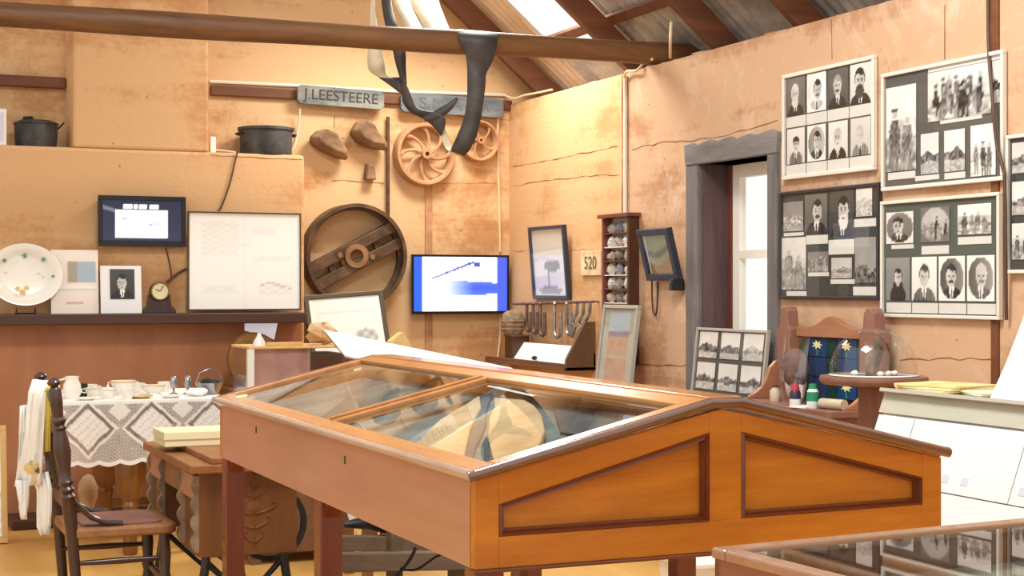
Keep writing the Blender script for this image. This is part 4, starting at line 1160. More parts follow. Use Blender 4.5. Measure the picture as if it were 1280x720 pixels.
# lids
al = math.atan2(HR - HE, XM - FL - X0); SL = math.hypot(HR - HE, XM - FL - X0); LL = Y1 - Y0
for side in (0, 1):
    if side == 0: T = frameT((X0, Y0, HE), (math.cos(al), 0, math.sin(al)), (0, 1, 0), (-math.sin(al), 0, math.cos(al)))
    else: T = frameT((X1, Y1, HE), (-math.cos(al), 0, math.sin(al)), (0, -1, 0), (math.sin(al), 0, math.cos(al)))
    th = .024
    lid = MB(T).box(.012, 0.012, -th, .062, LL - .012, 0).build('lid', 'case_lid', t, bevel=.003)
    MB(T).box(SL - .055, .012, -th, SL, LL - .012, 0).build('lid_rail', 'case_lid', lid, bevel=.003)
    for y0, y1 in ((.012, .055), (LL / 2 - .036, LL / 2 + .036), (LL - .055, LL - .012)):
        MB(T).box(.062, y0, -th, SL - .055, y1, .0).build('lid_rail', 'case_lid', lid, bevel=.003)
    MB(T).box(.062, LL / 2 - .008, .0, SL - .055, LL / 2 + .008, .006).build('cover_strip', 'case_lid', lid, bevel=.002)
    for y0, y1 in ((.055, LL / 2 - .036), (LL / 2 + .036, LL - .055)):
        MB(T).box(.062, y0, -.013, SL - .055, y1, -.009).build('glass_pane', 'glass', lid)
    # rounded nosing along the eave and the ends
    MB(T).tube([(.006, 0, -.009), (.006, LL, -.009)], .0115, 10).build('nosing', 'highlight_edge', lid, smooth=True)
for yy in (Y0 + .006, Y1 - .006):
    MB().tube([(X0, yy, HE - .010), (XM - FL, yy, HR - .010), (XM + FL, yy, HR - .010), (X1, yy, HE - .010)], .0115, 10).build('gable_nosing', 'case_edge', t, smooth=True)
MB().box(XB0 - .004, YB0 - .006, HB - .008, XB1 + .004, YB0 + .02, HB).build('shadow_bead', 'case_moulding', t, bevel=.003)  # dark strip added to stand for the shadow line under the gable
MB().box(XM - FL - .004, Y0 + .006, HR - .018, XM + FL + .004, Y1 - .006, HR + .003).build('ridge_board', 'case_lid', t, bevel=.003)
# ---- what lies in the case: a cloth covered board sloping under the near lid
TS = frameT((X0, Y0, HE), (math.cos(al), 0, math.sin(al)), (0, 1, 0), (-math.sin(al), 0, math.cos(al)))
SB = -.060
MB(TS).box(.05, .05, SB - .012, SL - .03, LL - .05, SB).build('display_board', 'lining', t, bevel=.002)
def at_slope(px, py, off):
    d = Vector(ray(px, py)); n_ = Vector((-math.sin(al), 0, math.cos(al))); p0 = Vector((X0, Y0, HE)) + n_ * off
    k = (p0 - Vector((0, 0, EYE))).dot(n_) / d.dot(n_)
    v = Vector((0, 0, EYE)) + d * k - Vector((X0, Y0, HE))
    return (v.x * math.cos(al) + v.z * math.sin(al), v.y)
def flat(pts, z0, th, mat, name, label, cat, bev=.005):
    return tag(MB(TS).prism([at_slope(x, y, SB + z0 + th) for x, y in pts], SB + z0, SB + z0 + th).build(name, mat, bevel=bev), label, cat)
flat([(517, 556), (535, 538), (549, 524), (575, 509), (599, 493), (601, 508), (587, 534), (578, 577), (560, 584), (539, 568)], .001, .018, 'tan_mottle', 'tan_piece', 'tapered flat tan piece in the glazed case, left of the dark strip', 'tan_mottle')  # flat tan and dark shapes lying on the sloping board
flat([(617, 496), (655, 499), (668, 506), (677, 518), (681, 537), (672, 558), (640, 578), (617, 577), (609, 545), (611, 522), (618, 508)], .001, .018, 'tan_mottle', 'tan_piece', 'rounded flat tan piece in the glazed case, right of the dark strip', 'tan_mottle')
flat([(601, 494), (615, 490), (608, 512), (607, 530), (602, 542), (594, 558), (590, 578), (580, 579), (589, 540), (600, 512)], .001, .010, 'slate_cloth', 'dark_strip', 'dark grey strip lying between two tan pieces in the case', 'flat_strip', .002)
flat([(604, 545), (608, 545), (616, 577), (606, 578)], .001, .009, 'slate_cloth', 'dark_strip', 'short dark grey strip end beside the rounded tan piece in the case', 'flat_strip', .002)
flat([(398, 522), (418, 508), (436, 492), (445, 497), (453, 514), (430, 524)], .001, .020, 'slate_cloth', 'slate_hat', 'dark slate pointed hat in the far half of the glazed case', 'hat')
flat([(690, 505), (760, 512), (800, 520), (742, 545), (700, 540)], .001, .006, 'slate_cloth', 'grey_cloth', 'flat grey cloth near the ridge end of the glazed case', 'cloth', .001)
# white handkerchief-like paper at the far corner of the lid
c = at_D(302, 494, 5.0)
zz = HE + (c.x - X0) * math.tan(al)
tag(MB(frameT((c.x, c.y, HE + (c.x - X0) * math.tan(al) + .001), (math.cos(al), 0, math.sin(al)), (0, 1, 0), (-math.sin(al), 0, math.cos(al)))).lathe([(0, .004), (.018, .004), (.02, 0), (0, 0)], 14).build('paper_disc', 'paper_cream', smooth=True), 'small cream paper disc lying on the display case corner', 'paper')

# ================================================================ NEAR CASE WITH LEVEL GLASS TOP
HG = .925
A = at_H(893, 684, HG)
T = Matrix.Translation(A) @ Matrix.Rotation(math.radians(4.5), 4, 'Z')      # local x along the far edge, -y towards the camera
NW, NL = 1.15, .72
t = thing('flat_display_case', (A.x + .5, A.y - .35, 0), 'low brown display case with level glass top beside the gabled case', 'display case')
for x0, y0, x1, y1 in [(0, -.018, NW, 0), (0, -NL, NW, -NL + .018), (0, -NL, .018, 0), (NW - .018, -NL, NW, 0)]:
    MB(T).box(x0, y0, -.16, x1, y1, -.012).build('side_panel', 'near_case', t, bevel=.002)
for x0, y0, x1, y1 in [(-.004, -.03, NW, .004), (-.004, -NL, NW, -NL + .03), (-.004, -NL + .03, .026, -.03), (NW - .03, -NL + .03, NW, -.03)]:
    MB(T).box(x0, y0, -.016, x1, y1, 0).build('rim', 'near_rim', t, bevel=.004)
MB(T).box(.026, -NL + .03, -.008, NW - .03, -.03, -.004).build('glass_pane', 'glass', t)
MB(T).box(.018, -NL + .018, -.075, NW - .018, -.018, -.065).build('case_floor', 'mount_grey', t)
for x in (.005, NW - .06):
    for y in (-.06, -NL + .005):
        MB(T).box(x, y, -HG, x + .055, y + .055, -.16).build('leg', 'near_case', t, bevel=.004)

# ================================================================ RIGHT SIDE
# ---- white sloping cabinet
t = thing('white_display_cabinet', (3.4, 3.6, 0), 'white display cabinet with steep glazed front and papers on top', 'display cabinet')
CY0, CY1 = 2.9, at_X(1110, 490, 3.24).y
prof = [(3.05, 0), (3.05, .45), (3.24, .95), (3.72, .95), (3.72, 0)]
Tc = frameT((0, CY0, 0), (1, 0, 0), (0, 0, 1), (0, -1, 0))
MB(Tc).prism([(3.07, 0), (3.07, .43), (3.20, .80), (3.24, .945), (3.72, .945), (3.72, 0)], -(CY1 - CY0), 0).build('cabinet_body', 'display_white', t)
sf = frameT((3.05, CY1, .45), (0, -1, 0), Vector((.19, 0, .5)).normalized(), Vector((-.5, 0, .19)).normalized())
LC_, HC_ = CY1 - CY0, math.hypot(.19, .5)
MB(sf).box(0, HC_ - .075, .006, LC_, HC_ - .006, .012).build('grey_band', 'paper_band', t)
for k, (x0, x1, y0, y1) in enumerate([(.006, .196, .232, .452), (.20, .72, .232, .452), (.724, 1.3, .232, .452), (.006, .42, .008, .228), (.424, .85, .008, .228), (.854, 1.3, .008, .228)]):
    MB(sf).box(x0, y0, .008, x1, y1, .012).build('sheet', 'paper_white', t)
    if k in (1, 2):
        for j in range(4): MB(sf).box(x0 + .03 + j * .09, y0 + .03, .012, x0 + .06 + j * .09, y0 + .055, .0135).build('print', 'paper_lilac', t)
MB(sf).box(0, 0, .03, LC_, HC_, .034).build('glass_pane', 'glass_clear', t)
MB().box(3.23, CY0, .945, 3.72, CY1, .953).build('glass_top', 'glass', t)
MB(sf).box(0, HC_ - .008, .004, LC_, HC_ + .004, .036).build('edge_strip', 'grey_frame', t)
# papers on top
def page_stack(px, py, w, d, h, X, rot, mat, label, n=3):
    c = at_X(px, py, X); z = .9545
    o = thing('paper_stack', (c.x, c.y, z), label, 'papers')
    for i in range(n):
        Tm = Matrix.Translation((c.x, c.y, z + h * i / n)) @ Matrix.Rotation(math.radians(rot + i * 7 - 6), 4, 'Z')
        MB(Tm).box(-w / 2, -d / 2, 0, w / 2, d / 2, h / n - .001).build('booklet', mat if i % 2 == 0 else 'paper_cream', o, bevel=.002)
    return o
page_stack(1182, 494, .22, .26, .024, 3.42, 4, 'paper_yellow', 'pile of yellowed booklets on the white cabinet')
page_stack(1246, 496, .18, .16, .012, 3.44, -14, 'paper_cream', 'loose cream pages beside the yellowed booklets', 2)
c = at_X(1215, 492, 3.40)
mb = MB(); mb.add([(c.x - .07, c.y - .08, .955), (c.x + .08, c.y - .08, .955), (c.x + .08, c.y + .06, .962), (c.x - .07, c.y + .06, .962), (c.x - .07, c.y - .16, .985), (c.x + .08, c.y - .16, .985)], [(0, 1, 2, 3), (4, 5, 1, 0)])
c2 = at_X(1285, 500, 3.42)
mb = MB(frameT((3.30, c2.y, .954), (0, -1, 0), Vector((.16, -.0, 1)).normalized(), Vector((-1, 0, .16)).normalized()))
pq = lambda x, y: ((c2.y - at_X(x, y, 3.33).y), at_X(x, y, 3.33).z - .954)
mb.prism([pq(1247, 502), pq(1330, 505), pq(1330, 330), pq(1284, 352), pq(1276, 400), pq(1262, 455)], -.004, .004)
tag(mb.build('white_poster', 'paper_white'), 'tall white paper poster standing on the white cabinet', 'poster')
# ---- round pedestal table with glass dome
zt = 5.75; c = at_D(1092, 470, zt); ht = c.z
t = thing('pedestal_table', (c.x, c.y, 0), 'round brown pedestal table carrying the glass dome', 'table')
r = 67 * zt / FPX
MB().lathe([(0, ht - .03), (r * .93, ht - .03), (r * .98, ht - .022), (r, ht - .012), (r * .985, ht), (0, ht)], 40, (c.x, c.y, 0)).build('table_top', 'stand_wood', t, smooth=True)
MB().box(c.x - .043, c.y - .043, .06, c.x + .043, c.y + .043, ht - .03).build('pedestal', 'stand_wood', t, bevel=.01)
for k in range(4):
    an = k * math.pi / 2 + .6
    MB().bar((c.x, c.y, .07), (c.x + .26 * math.cos(an), c.y + .26 * math.sin(an), .03), .05, .06).build('foot', 'stand_wood', t, bevel=.008)
rd = 54 * zt / FPX; hd = 60 * zt / FPX
t = thing('glass_dome', (c.x, c.y, ht), 'clear glass dome over a small branch on the round table', 'dome')
pf = [(rd * math.cos(a_), .02 + (hd - .02) * math.sin(a_)) for a_ in [i * math.pi / 2 / 12 for i in range(13)]]
MB().lathe([(rd, 0)] + pf, 40, (c.x, c.y, ht), cap=False).build('dome_glass', 'glass_dome', t, smooth=True)
MB().lathe([(rd * .99, 0), (rd * 1.03, .004), (rd * .99, .008)], 40, (c.x, c.y, ht), cap=False).build('dome_rim', 'bottle_white', t, smooth=True)
MB().lathe([(.006, hd - .002), (.012, hd + .008), (.006, hd + .016), (0, hd + .017)], 14, (c.x, c.y, ht)).build('dome_knob', 'glass_dome', t, smooth=True) if False else None
t = thing('branch_mount', (c.x, c.y, ht), 'weathered branch with small relics standing under the glass dome', 'relic')
MB().tube([(c.x - .03, c.y - .02, ht), (c.x - .01, c.y - .01, ht + .06), (c.x + .02, c.y, ht + .11), (c.x + .03, c.y + .01, ht + .145)], [.018, .03, .026, .010], 8).build('branch', 'driftwood', t, smooth=True)
MB().tube([(c.x + .08, c.y, ht), (c.x + .085, c.y, ht + .06), (c.x + .06, c.y, ht + .12)], .004, 6).build('wire', 'cable_dark', t, smooth=True)
for i, (dx_, dy_) in enumerate([(-.07, .02), (.03, -.05), (-.02, -.07), (.07, -.03)]):
    MB().blob((c.x + dx_, c.y + dy_, ht + .010), (.013, .013, .010), i).build('shell', 'china', t, smooth=True)
# ---- washstand with tiled back
XS = 3.97
def rp(px, py, X=XS): v = at_X(px, py, X); return (-v.y, v.z)
T = T_right(0, 0, XS)
o_ = rp(1030, 500)
t = thing('washstand', (3.75, -o_[0], 0), 'wooden washstand with crested back and dark tiles beside the door', 'washstand')
pL0, pL1, pR0, pR1 = rp(971, 400, 3.91)[0], rp(988, 400, 3.91)[0], rp(1074, 400, 3.91)[0], rp(1096, 400, 3.91)[0]
ztop = rp(980, 383)[1]; zc = .80
for x0, x1 in ((pL0, pL1), (pR0, pR1)):
    mx_ = (x0 + x1) / 2
    MB(T).prism([(x0, zc), (x1, zc), (x1, ztop - .10), (x1 - .02, ztop - .09), (x1 - .03, ztop - .02), (mx_ + .012, ztop), (mx_ - .012, ztop), (x0 + .03, ztop - .02), (x0 + .02, ztop - .09), (x0, ztop - .10)], 0, .06).build('back_post', 'stand_wood', t, bevel=.004)
za, zb_, zt_ = rp(1000, 408)[1], rp(1000, 420)[1], rp(1035, 395)[1]
n = 16; arch = []
for i in range(n + 1):
    f = i / n; x = pL1 + (pR0 - pL1) * f
    arch.append((x, za + (zt_ - za) * math.exp(-((f - .5) / .17) ** 2)))
MB(T).prism([(pL1, zb_), (pR0, zb_)] + arch[::-1], 0, .03).build('crest', 'stand_wood_light', t, bevel=.003)
MB(T).box(pL1, zc, 0, pR0, zb_, .008).build('tile_bed', 'black_iron', t)
cols = [(.0, .14, 'tile_green'), (.145, .42, 'tile_blue'), (.425, .56, 'tile_green'), (.565, .84, 'tile_blue'), (.845, 1.0, 'tile_green')]
nr = 3
for u0, u1, m_ in cols:
    for j in range(nr):
        x0 = pL1 + (pR0 - pL1) * u0 + .002; x1 = pL1 + (pR0 - pL1) * u1 - .002
        y0 = zc + .02 + (zb_ - zc - .02) * j / nr + .002; y1 = zc + .02 + (zb_ - zc - .02) * (j + 1) / nr - .002
        tl_ = MB(T).box(x0, y0, .008, x1, y1, .016).build('tile', m_, t, bevel=.002)
        if m_ == 'tile_blue' and (j == 2 or (j == 0 and u0 > .5)):
            cx_, cy_ = (x0 + x1) / 2, y0 + (y1 - y0) * .62; R_ = (x1 - x0) * .30
            pts = []
            for k in range(14):
                an = math.pi * 2 * k / 14; rr = R_ * (1 if k % 2 == 0 else .5)
                pts.append((cx_ + rr * math.cos(an), cy_ + rr * .5 * math.sin(an)))
            MB(T).prism(pts, .0155, .018).build('lily', 'lily', tl_)
            MB(T).box(cx_ - .006, y0 + .005, .0155, cx_ + .006, cy_ - R_ * .5, .0172).build('stem', 'stem_green', tl_)
MB(T).box(pL0 - .02, zc - .03, 0, pR1 + .02, zc, .30).build('counter', 'stand_wood', t, bevel=.005)
MB(T).box(pL0, .08, .02, pR1, zc - .03, .28).build('cupboard', 'stand_wood', t, bevel=.004)
for x0, x1 in ((pL0 + .02, (pL0 + pR1) / 2 - .006), ((pL0 + pR1) / 2 + .006, pR1 - .02)):
    MB(T).box(x0, .11, .28, x1, zc - .06, .295).build('door', 'stand_wood_light', t, bevel=.004)
for yy in (pL0 - .015, pR1 - .015):
    Ts = frameT((XS, -yy, 0), (-1, 0, 0), (0, 0, 1), (0, 1, 0))
    pts = [(0, zc), (.20, zc), (.20, zc + .012), (.17, zc + .025), (.135, zc + .05), (.11, zc + .09), (.09, zc + .14), (.06, zc + .17), (0, zc + .18)]
    MB(Ts).prism(pts, -.012, .012).build('side_scroll', 'stand_wood_light', t, bevel=.003)
for x in (pL0 + .01, pR1 - .06):
    for z in (.03, .24):
        MB(T).box(x, 0, z, x + .05, .08, z + .05).build('foot', 'stand_wood', t)
# things on the washstand
def sw(px, X=3.74): return at_X(px, 500, X).y
c_y = sw(997, 3.83); zc_ = zc
t = thing('plastic_sleeve', (3.83, c_y, zc), 'clear plastic bag with a brown hat inside on the washstand', 'bag')
wv, hv = .19, .29
Tb = T_right(c_y + wv / 2, zc, 3.83)
vs = []; fs = []
for zf, k in ((.0, 1), (1, -1)):
    pass
ring = []
for j, (h_, dpt, sx) in enumerate([(0, .05, .95), (.08, .06, 1.0), (.17, .05, 1.0), (.25, .02, 1.02), (hv, .004, 1.03)]):
    for i in range(16):
        an = 2 * math.pi * i / 16
        vs.append((wv / 2 + sx * wv / 2 * max(-1, min(1, 1.15 * math.cos(an))), h_ + .004 * math.sin(an * 5 + j), dpt * math.sin(an)))
for j in range(4):
    for i in range(16): fs.append((j * 16 + i, j * 16 + (i + 1) % 16, (j + 1) * 16 + (i + 1) % 16, (j + 1) * 16 + i))
MB(Tb).add(vs, fs).build('bag', 'glass_plastic', t, smooth=True)
MB(Tb).lathe([(0, .0), (.085, 0), (.088, .012), (.08, .03), (.06, .045), (.03, .052), (0, .055)], 20, (wv / 2, hv * .52, 0)).build('felt_hat', 'felt_brown', t, smooth=True)
MB(Tb).blob((wv * .45, hv * .27, .0), (.062, .085, .03), 4, .2).build('white_cloth', 'cotton_white', t, smooth=True)
def bottle(px, X, prof, mat, label, capm=None, cat='bottle', name='bottle', parts=()):
    y = sw(px, X); o = thing(name, (X, y, zc), label, cat)
    MB().lathe(prof, 18, (X, y, zc)).build('bottle_body', mat, o, smooth=True)
    for pn, pp, pm in parts: MB().lathe(pp, 18, (X, y, zc)).build(pn, pm, o, smooth=True)
    return o
bottle(969, 3.80, [(0, 0), (.022, 0), (.024, .01), (.024, .045), (.012, .06), (.012, .066), (0, .066)], 'jar_cream', 'small cream jar in the washstand corner by the scroll end', name='jar', cat='jar', parts=[('lid', [(.013, .06), (.014, .072), (0, .072)], 'sewing_dark')])
bottle(994, 3.72, [(0, 0), (.022, 0), (.024, .006), (.024, .055), (.018, .066), (0, .066)], 'bottle_navy', 'navy bottle with white and red cap before the plastic bag', parts=[('label_band', [(.0245, .0), (.0245, .03)], 'bottle_white'), ('cap', [(.018, .065), (.018, .078), (.012, .095), (0, .095)], 'bottle_red')])
bottle(1016, 3.72, [(0, 0), (.024, 0), (.025, .006), (.025, .068), (.018, .08), (0, .08)], 'bottle_white', 'white spray can with green band on the washstand', name='spray_can', cat='can', parts=[('green_band', [(.0255, .03), (.0255, .068)], 'can_green'), ('cap', [(.018, .078), (.016, .10), (0, .103)], 'can_green')])
y_ = sw(1042, 3.75)
tag(MB().lathe([(0, 0), (.022, 0), (.022, 1), (0, 1)], 14, (3.74, y_ + .07, zc + .0225), (3.76, y_ - .06, zc + .0225)).build('cloth_roll', 'jar_cream', smooth=True), 'tan rolled cloth lying on the washstand', 'cloth roll')
y_ = sw(1005, 3.71)
mb = MB(Matrix.Translation((3.71, y_, zc)) @ Matrix.Rotation(.4, 4, 'Z')); mb.prism([(-.05, -.04), (.05, -.035), (.045, .04), (-.04, .045)], 0, .006)
tag(mb.build('paper_slip', 'paper_white'), 'folded white paper slip beside the navy bottle', 'paper')
# ---- mineral cabinet
XF = 3.965
T = T_right(0, 0, XF)
yl = at_X(752, 300, XF).y; yr = at_X(786, 300, XF).y
zt_ = at_X(770, 272, XF).z; zb_ = at_X(770, 455, XF).z
t = thing('rock_cabinet', (WR - .03, (yl + yr) / 2, zb_), 'narrow wall cabinet of dark wood full of rock samples', 'cabinet')
wdt = yl - yr
T = T_right(yl, zb_, WR)
H_ = zt_ - zb_; D_ = WR - XF
for x0, x1 in ((0, .022), (wdt - .022, wdt)):
    MB(T).box(x0, 0, 0, x1, H_, D_).build('side', 'mineral_side' if x0 else 'mineral_wood', t, bevel=.003)
MB(T).box(.022, 0, 0, wdt - .022, H_, .006).build('back', 'jar_cream', t)
MB(T).box(-.02, H_, 0, wdt + .02, H_ + .022, D_ + .02).build('cornice', 'mineral_wood', t, bevel=.004)
MB(T).box(.022, 0, 0, wdt - .022, .03, D_).build('bottom', 'mineral_wood', t)
nrow = 10
for j in range(nrow):
    z0 = .03 + (H_ - .035) * j / nrow
    if j: MB(T).box(.022, z0 - .006, 0, wdt - .022, z0, D_ - .006).build('shelf', 'mineral_wood' if j % 2 else 'white_frame', t)
rowh = (H_ - .035) / nrow
rocks = {}
for j in range(nrow):
    z0 = zb_ + .03 + rowh * j
    for i in range(3):
        x = .022 + (wdt - .044) * (i + .5) / 3 + random.uniform(-.008, .008)
        rw = (wdt - .044) / 6.3 * random.uniform(.9, 1.05); rh = rowh * random.uniform(.33, .42)
        pos = T @ Vector((x, 0, .03))
        o = MB().blob((pos.x, pos.y, z0 + rh * .95), (.024, rw * 1.05, rh * 1.08), j * 5 + i, .2, 7, 5).build('rock_sample', 'mineral_%d' % ((j * 2 + i * 3) % 6))
        nm = ['bottom', 'second', 'third', 'fourth', 'fifth', 'sixth', 'seventh', 'eighth', 'ninth', 'top'][j]
        tag(o, ['small pale rock at the number plate end of the %s cabinet shelf', 'small pale rock in the middle of the %s cabinet shelf', 'small pale rock at the blue frame end of the %s cabinet shelf'][i] % nm, 'rock', 'rock samples in the narrow cabinet')
# ---- small black speaker by the door frame
c = at_X(856, 356, WR)
t = thing('wall_speaker', (c.x, c.y, c.z - .03), 'tiny black speaker box on the wall beside the door post', 'speaker')
T = T_right(c.y + .035, c.z - .03, WR) @ Matrix.Rotation(-.25, 4, 'Y')
MB(T).box(0, 0, .0, .06, .06, .07).build('speaker_body', 'black_plastic', t, bevel=.006)
MB(T).lathe([(0, .0715), (.022, .0715), (.024, .069)], 16, (.03, .03, 0)).build('grille', 'backing_dark', t)
# ---- rail with horseshoes and irons
a = at_X(642, 380, WR - .05); b = at_X(742, 377, WR - .05)
t = thing('iron_rail', tuple((a + b) / 2), 'thin iron rail on the wall carrying horseshoes and irons', 'rail')
MB().tube([a, b], .008, 8).build('bar', 'horseshoe_iron', t, smooth=True)
for f in (.02, .5, .98):
    p_ = a.lerp(b, f); MB().tube([p_, p_ + Vector((.055, 0, 0))], .006, 6).build('bracket', 'horseshoe_iron', t)
def shoe(px, w, h, mat, label, X=WR - .055, grp=None):
    c = at_X(px, 380, X); T = T_right(c.y, c.z, X)
    pts = [(-w, -.01, 0)] + [(w * math.cos(math.pi + math.pi * i / 10) , -h + w + w * 1.0 * math.sin(math.pi + math.pi * i / 10), 0) for i in range(11)] + [(w, -.05, 0)]
    pts = [(-w * .6, .008, .006)] + pts
    o = MB(T).tube(pts, .011, 6).build('horseshoe', mat, smooth=True)
    return tag(o, label, 'horseshoe', grp)
for px, ll_ in ((661, 'closest to the woven basket'), (669, 'between two other rusty ones'), (678, 'beside the worn grey one')):
    shoe(px, .032, .17 + .012 * (px - 661) / 8, 'horseshoe_iron', 'rusty iron horseshoe hanging on the rail ' + ll_, grp='rusty horseshoes on the rail')
shoe(697, .045, .20, 'steel_worn', 'worn grey horseshoe hanging midway along the iron rail')
shoe(711, .03, .18, 'steel_worn', 'narrow grey horseshoe hanging beside the branding irons')
for i, px in enumerate((719, 727, 735)):
    c = at_X(px, 381, WR - .05); T = T_right(c.y, c.z, WR - .05)
    mb = MB(T); mb.tube([(.03, .008, 0), (.02, -.05, 0), (-.035, -.10, 0), (.0, -.13, 0), (-.05, -.19 + .02 * i, 0)], .010, 6)
    tag(mb.build('branding_iron', 'steel_worn', smooth=True), 'bent grey branding iron ' + ['beside the narrow horseshoe on the rail', 'between two others on the rail', 'at the outer end of the rail'][i], 'iron', 'branding irons on the rail')
# ---- open shelf with sloping end under the rail
ye = at_X(745, 430, WR).y; ys = 9.36
zs = at_X(745, 463, WR).z; dpt = .19
t = thing('open_shelf', (WR - .1, (ye + ys) / 2, zs), 'open wooden wall shelf with sloping end panel and white sheet', 'shelf')
T = T_right(ys, zs, WR)
LS = ys - ye
MB(T).box(0, 0, 0, LS, .022, dpt).build('shelf_board', 'shelf_wood', t, bevel=.003)
MB(T).box(0, .022, 0, LS, .10, .015).build('shelf_back', 'shelf_wood', t)
MB(T).box(0, .022, dpt - .015, LS - .03, .04, dpt).build('front_lip', 'shelf_wood', t, bevel=.003)
ztp = at_X(744, 402, WR).z - zs
Te = frameT((WR, ye + .025, zs), (-1, 0, 0), (0, 0, 1), (0, 1, 0))
MB(Te).prism([(0, 0), (dpt, 0), (dpt, .065), (.07, ztp), (0, ztp)], -.025, 0).build('end_panel', 'end_wood', t, bevel=.003)
Tp = T_right(at_X(653, 440, WR - .1).y, zs + .03, WR - .16) @ Matrix.Rotation(math.radians(-35), 4, 'X')
wp = at_X(653, 440, WR - .1).y - ye - .05
tag(MB(Tp).box(0, 0, 0, wp, .13, .004).build('sheet_of_notes', 'paper_white'), 'white sheet propped in the open wooden shelf', 'paper')
c = at_X(668, 449, WR - .17)
tag(MB().blob((c.x, c.y, zs + .055), (.012, .03, .012), 3).build('dark_pebble', 'black_iron', smooth=True), 'small dark stone lying on the front of the white sheet', 'stone')
# ---- straw hat block on a dark box
c = at_X(641, 400, WR - .14)
zbx = zs + .042
t = thing('dark_box', (c.x, c.y, zbx), 'dark wooden box at the corner end of the open shelf', 'box')
hb = at_X(641, 418, WR - .14).z
MB().box(c.x - .03, c.y - .055, zbx, c.x + .09, c.y + .06, hb - .01).build('box_body', 'mineral_side', t, bevel=.004)
MB().box(c.x - .035, c.y - .06, hb - .012, c.x + .09, c.y + .065, hb).build('lid', 'shelf_wood', t, bevel=.003)
MB().box(c.x - .03, c.y - .06, zbx - .02, c.x + .10, c.y + .065, zbx).build('plinth', 'shelf_wood', t)
t = thing('woven_basket', (c.x, c.y, hb), 'round woven straw basket resting on the dark box', 'basket')
k = 1 / FPX * 9.0
MB().lathe([(0, 0), (12 * k, 0), (15 * k, .03), (16.5 * k, .07), (16 * k, .10), (13 * k, .135), (7 * k, .15), (0, .155)], 24, (c.x, c.y, hb), wob=.03).build('basket_body', 'straw', t, smooth=True)
for z_ in (.035, .06, .085):
    MB().lathe([(16.2 * k, z_ - .004), (17.2 * k, z_), (16.2 * k, z_ + .004)], 24, (c.x, c.y, hb)).build('band', 'straw', t, smooth=True)
# ================================================================ SIDE TABLE UNDER THE LEANING PICTURES
zs1 = rquad(867, 956, 410, 496, 412, 500, 3.93)[0].translation.z
ya, yb = 6.22, 8.02
t = thing('side_table', (3.68, 7.2, 0), 'plain narrow table under the leaning pictures by the door', 'table')
MB().box(3.50, ya, zs1 - .03, 3.98, yb, zs1).build('table_top', 'shelf_wood', t, bevel=.004)
for x in (3.53, 3.91):
    for y in (ya + .03, yb - .08):
        MB().box(x, y, 0, x + .05, y + .05, zs1 - .03).build('leg', 'shelf_wood', t, bevel=.003)

# ================================================================ LEFT: LACE TABLE, CROCKERY, CHAIR, SEWING TABLE
HT = .755
tx0, tx1, ty0, ty1 = .93, 1.76, 7.62, 8.45
t = thing('dining_table', ((tx0 + tx1) / 2, (ty0 + ty1) / 2, 0), 'wooden table with bulbous turned legs under a lace cloth', 'table')
MB().box(tx0 + .01, ty0 + .01, HT - .03, tx1 - .01, ty1 - .01, HT).build('table_top', 'turned_leg', t, bevel=.004)
MB().box(tx0 + .08, ty0 + .08, HT - .12, tx1 - .08, ty1 - .08, HT - .03).build('apron', 'turned_leg', t)
prof = [(.03, 0), (.038, .02), (.034, .06), (.034, .22), (.042, .24), (.034, .26), (.046, .28), (.066, .33), (.076, .41), (.075, .455), (.058, .47), (.075, .485), (.082, .51), (.072, .535), (.045, .555), (.04, .645)]
for px, yy in ((163, 7.72), (132, 8.32), (236, 7.72), (205, 8.32)):
    x = at_Y(px, 600, yy).x
    MB().lathe(prof, 22, (x, yy, 0)).build('leg', 'turned_leg', t, smooth=True)
for yy in (7.72, 8.32):
    MB().box(at_Y(163 if yy < 8 else 132, 600, yy).x, yy - .02, .16, at_Y(236 if yy < 8 else 205, 600, yy).x, yy + .02, .20).build('stretcher', 'turned_leg', t, bevel=.004)
# lace tablecloth: top and hanging borders with scalloped hem
def lace_pat(s, d):
    """s metres along the hem, d 0..1 from table edge to hem -> opacity"""
    per = .30
    u = (s / per) % 1.0
    dia = abs(u - .5) * 2 * .62 + abs(d - .42) * 1.3
    if dia < .42: return 1.0 if (int(s * 70) + int(d * 22)) % 3 else .82
    if dia < .52: return .22
    if dia < .60: return .95
    e2 = abs(((s / per + .5) % 1.0) - .5) * 2 * .62 + abs(d - .15) * 1.3
    if e2 < .22: return .95
    if d > .93: return 1.0
    if d < .05: return 1.0
    return .62 if (int(s * 130) + int(d * 36)) % 2 else .34
t = thing('lace_tablecloth', ((tx0 + tx1) / 2, (ty0 + ty1) / 2, HT), 'white lace tablecloth with diamond pattern and scalloped hem', 'tablecloth')
MB().box(tx0 - .004, ty0 - .004, HT + .0005, tx1 + .004, ty1 + .004, HT + .004).build('cloth_top', 'cotton_white', t)
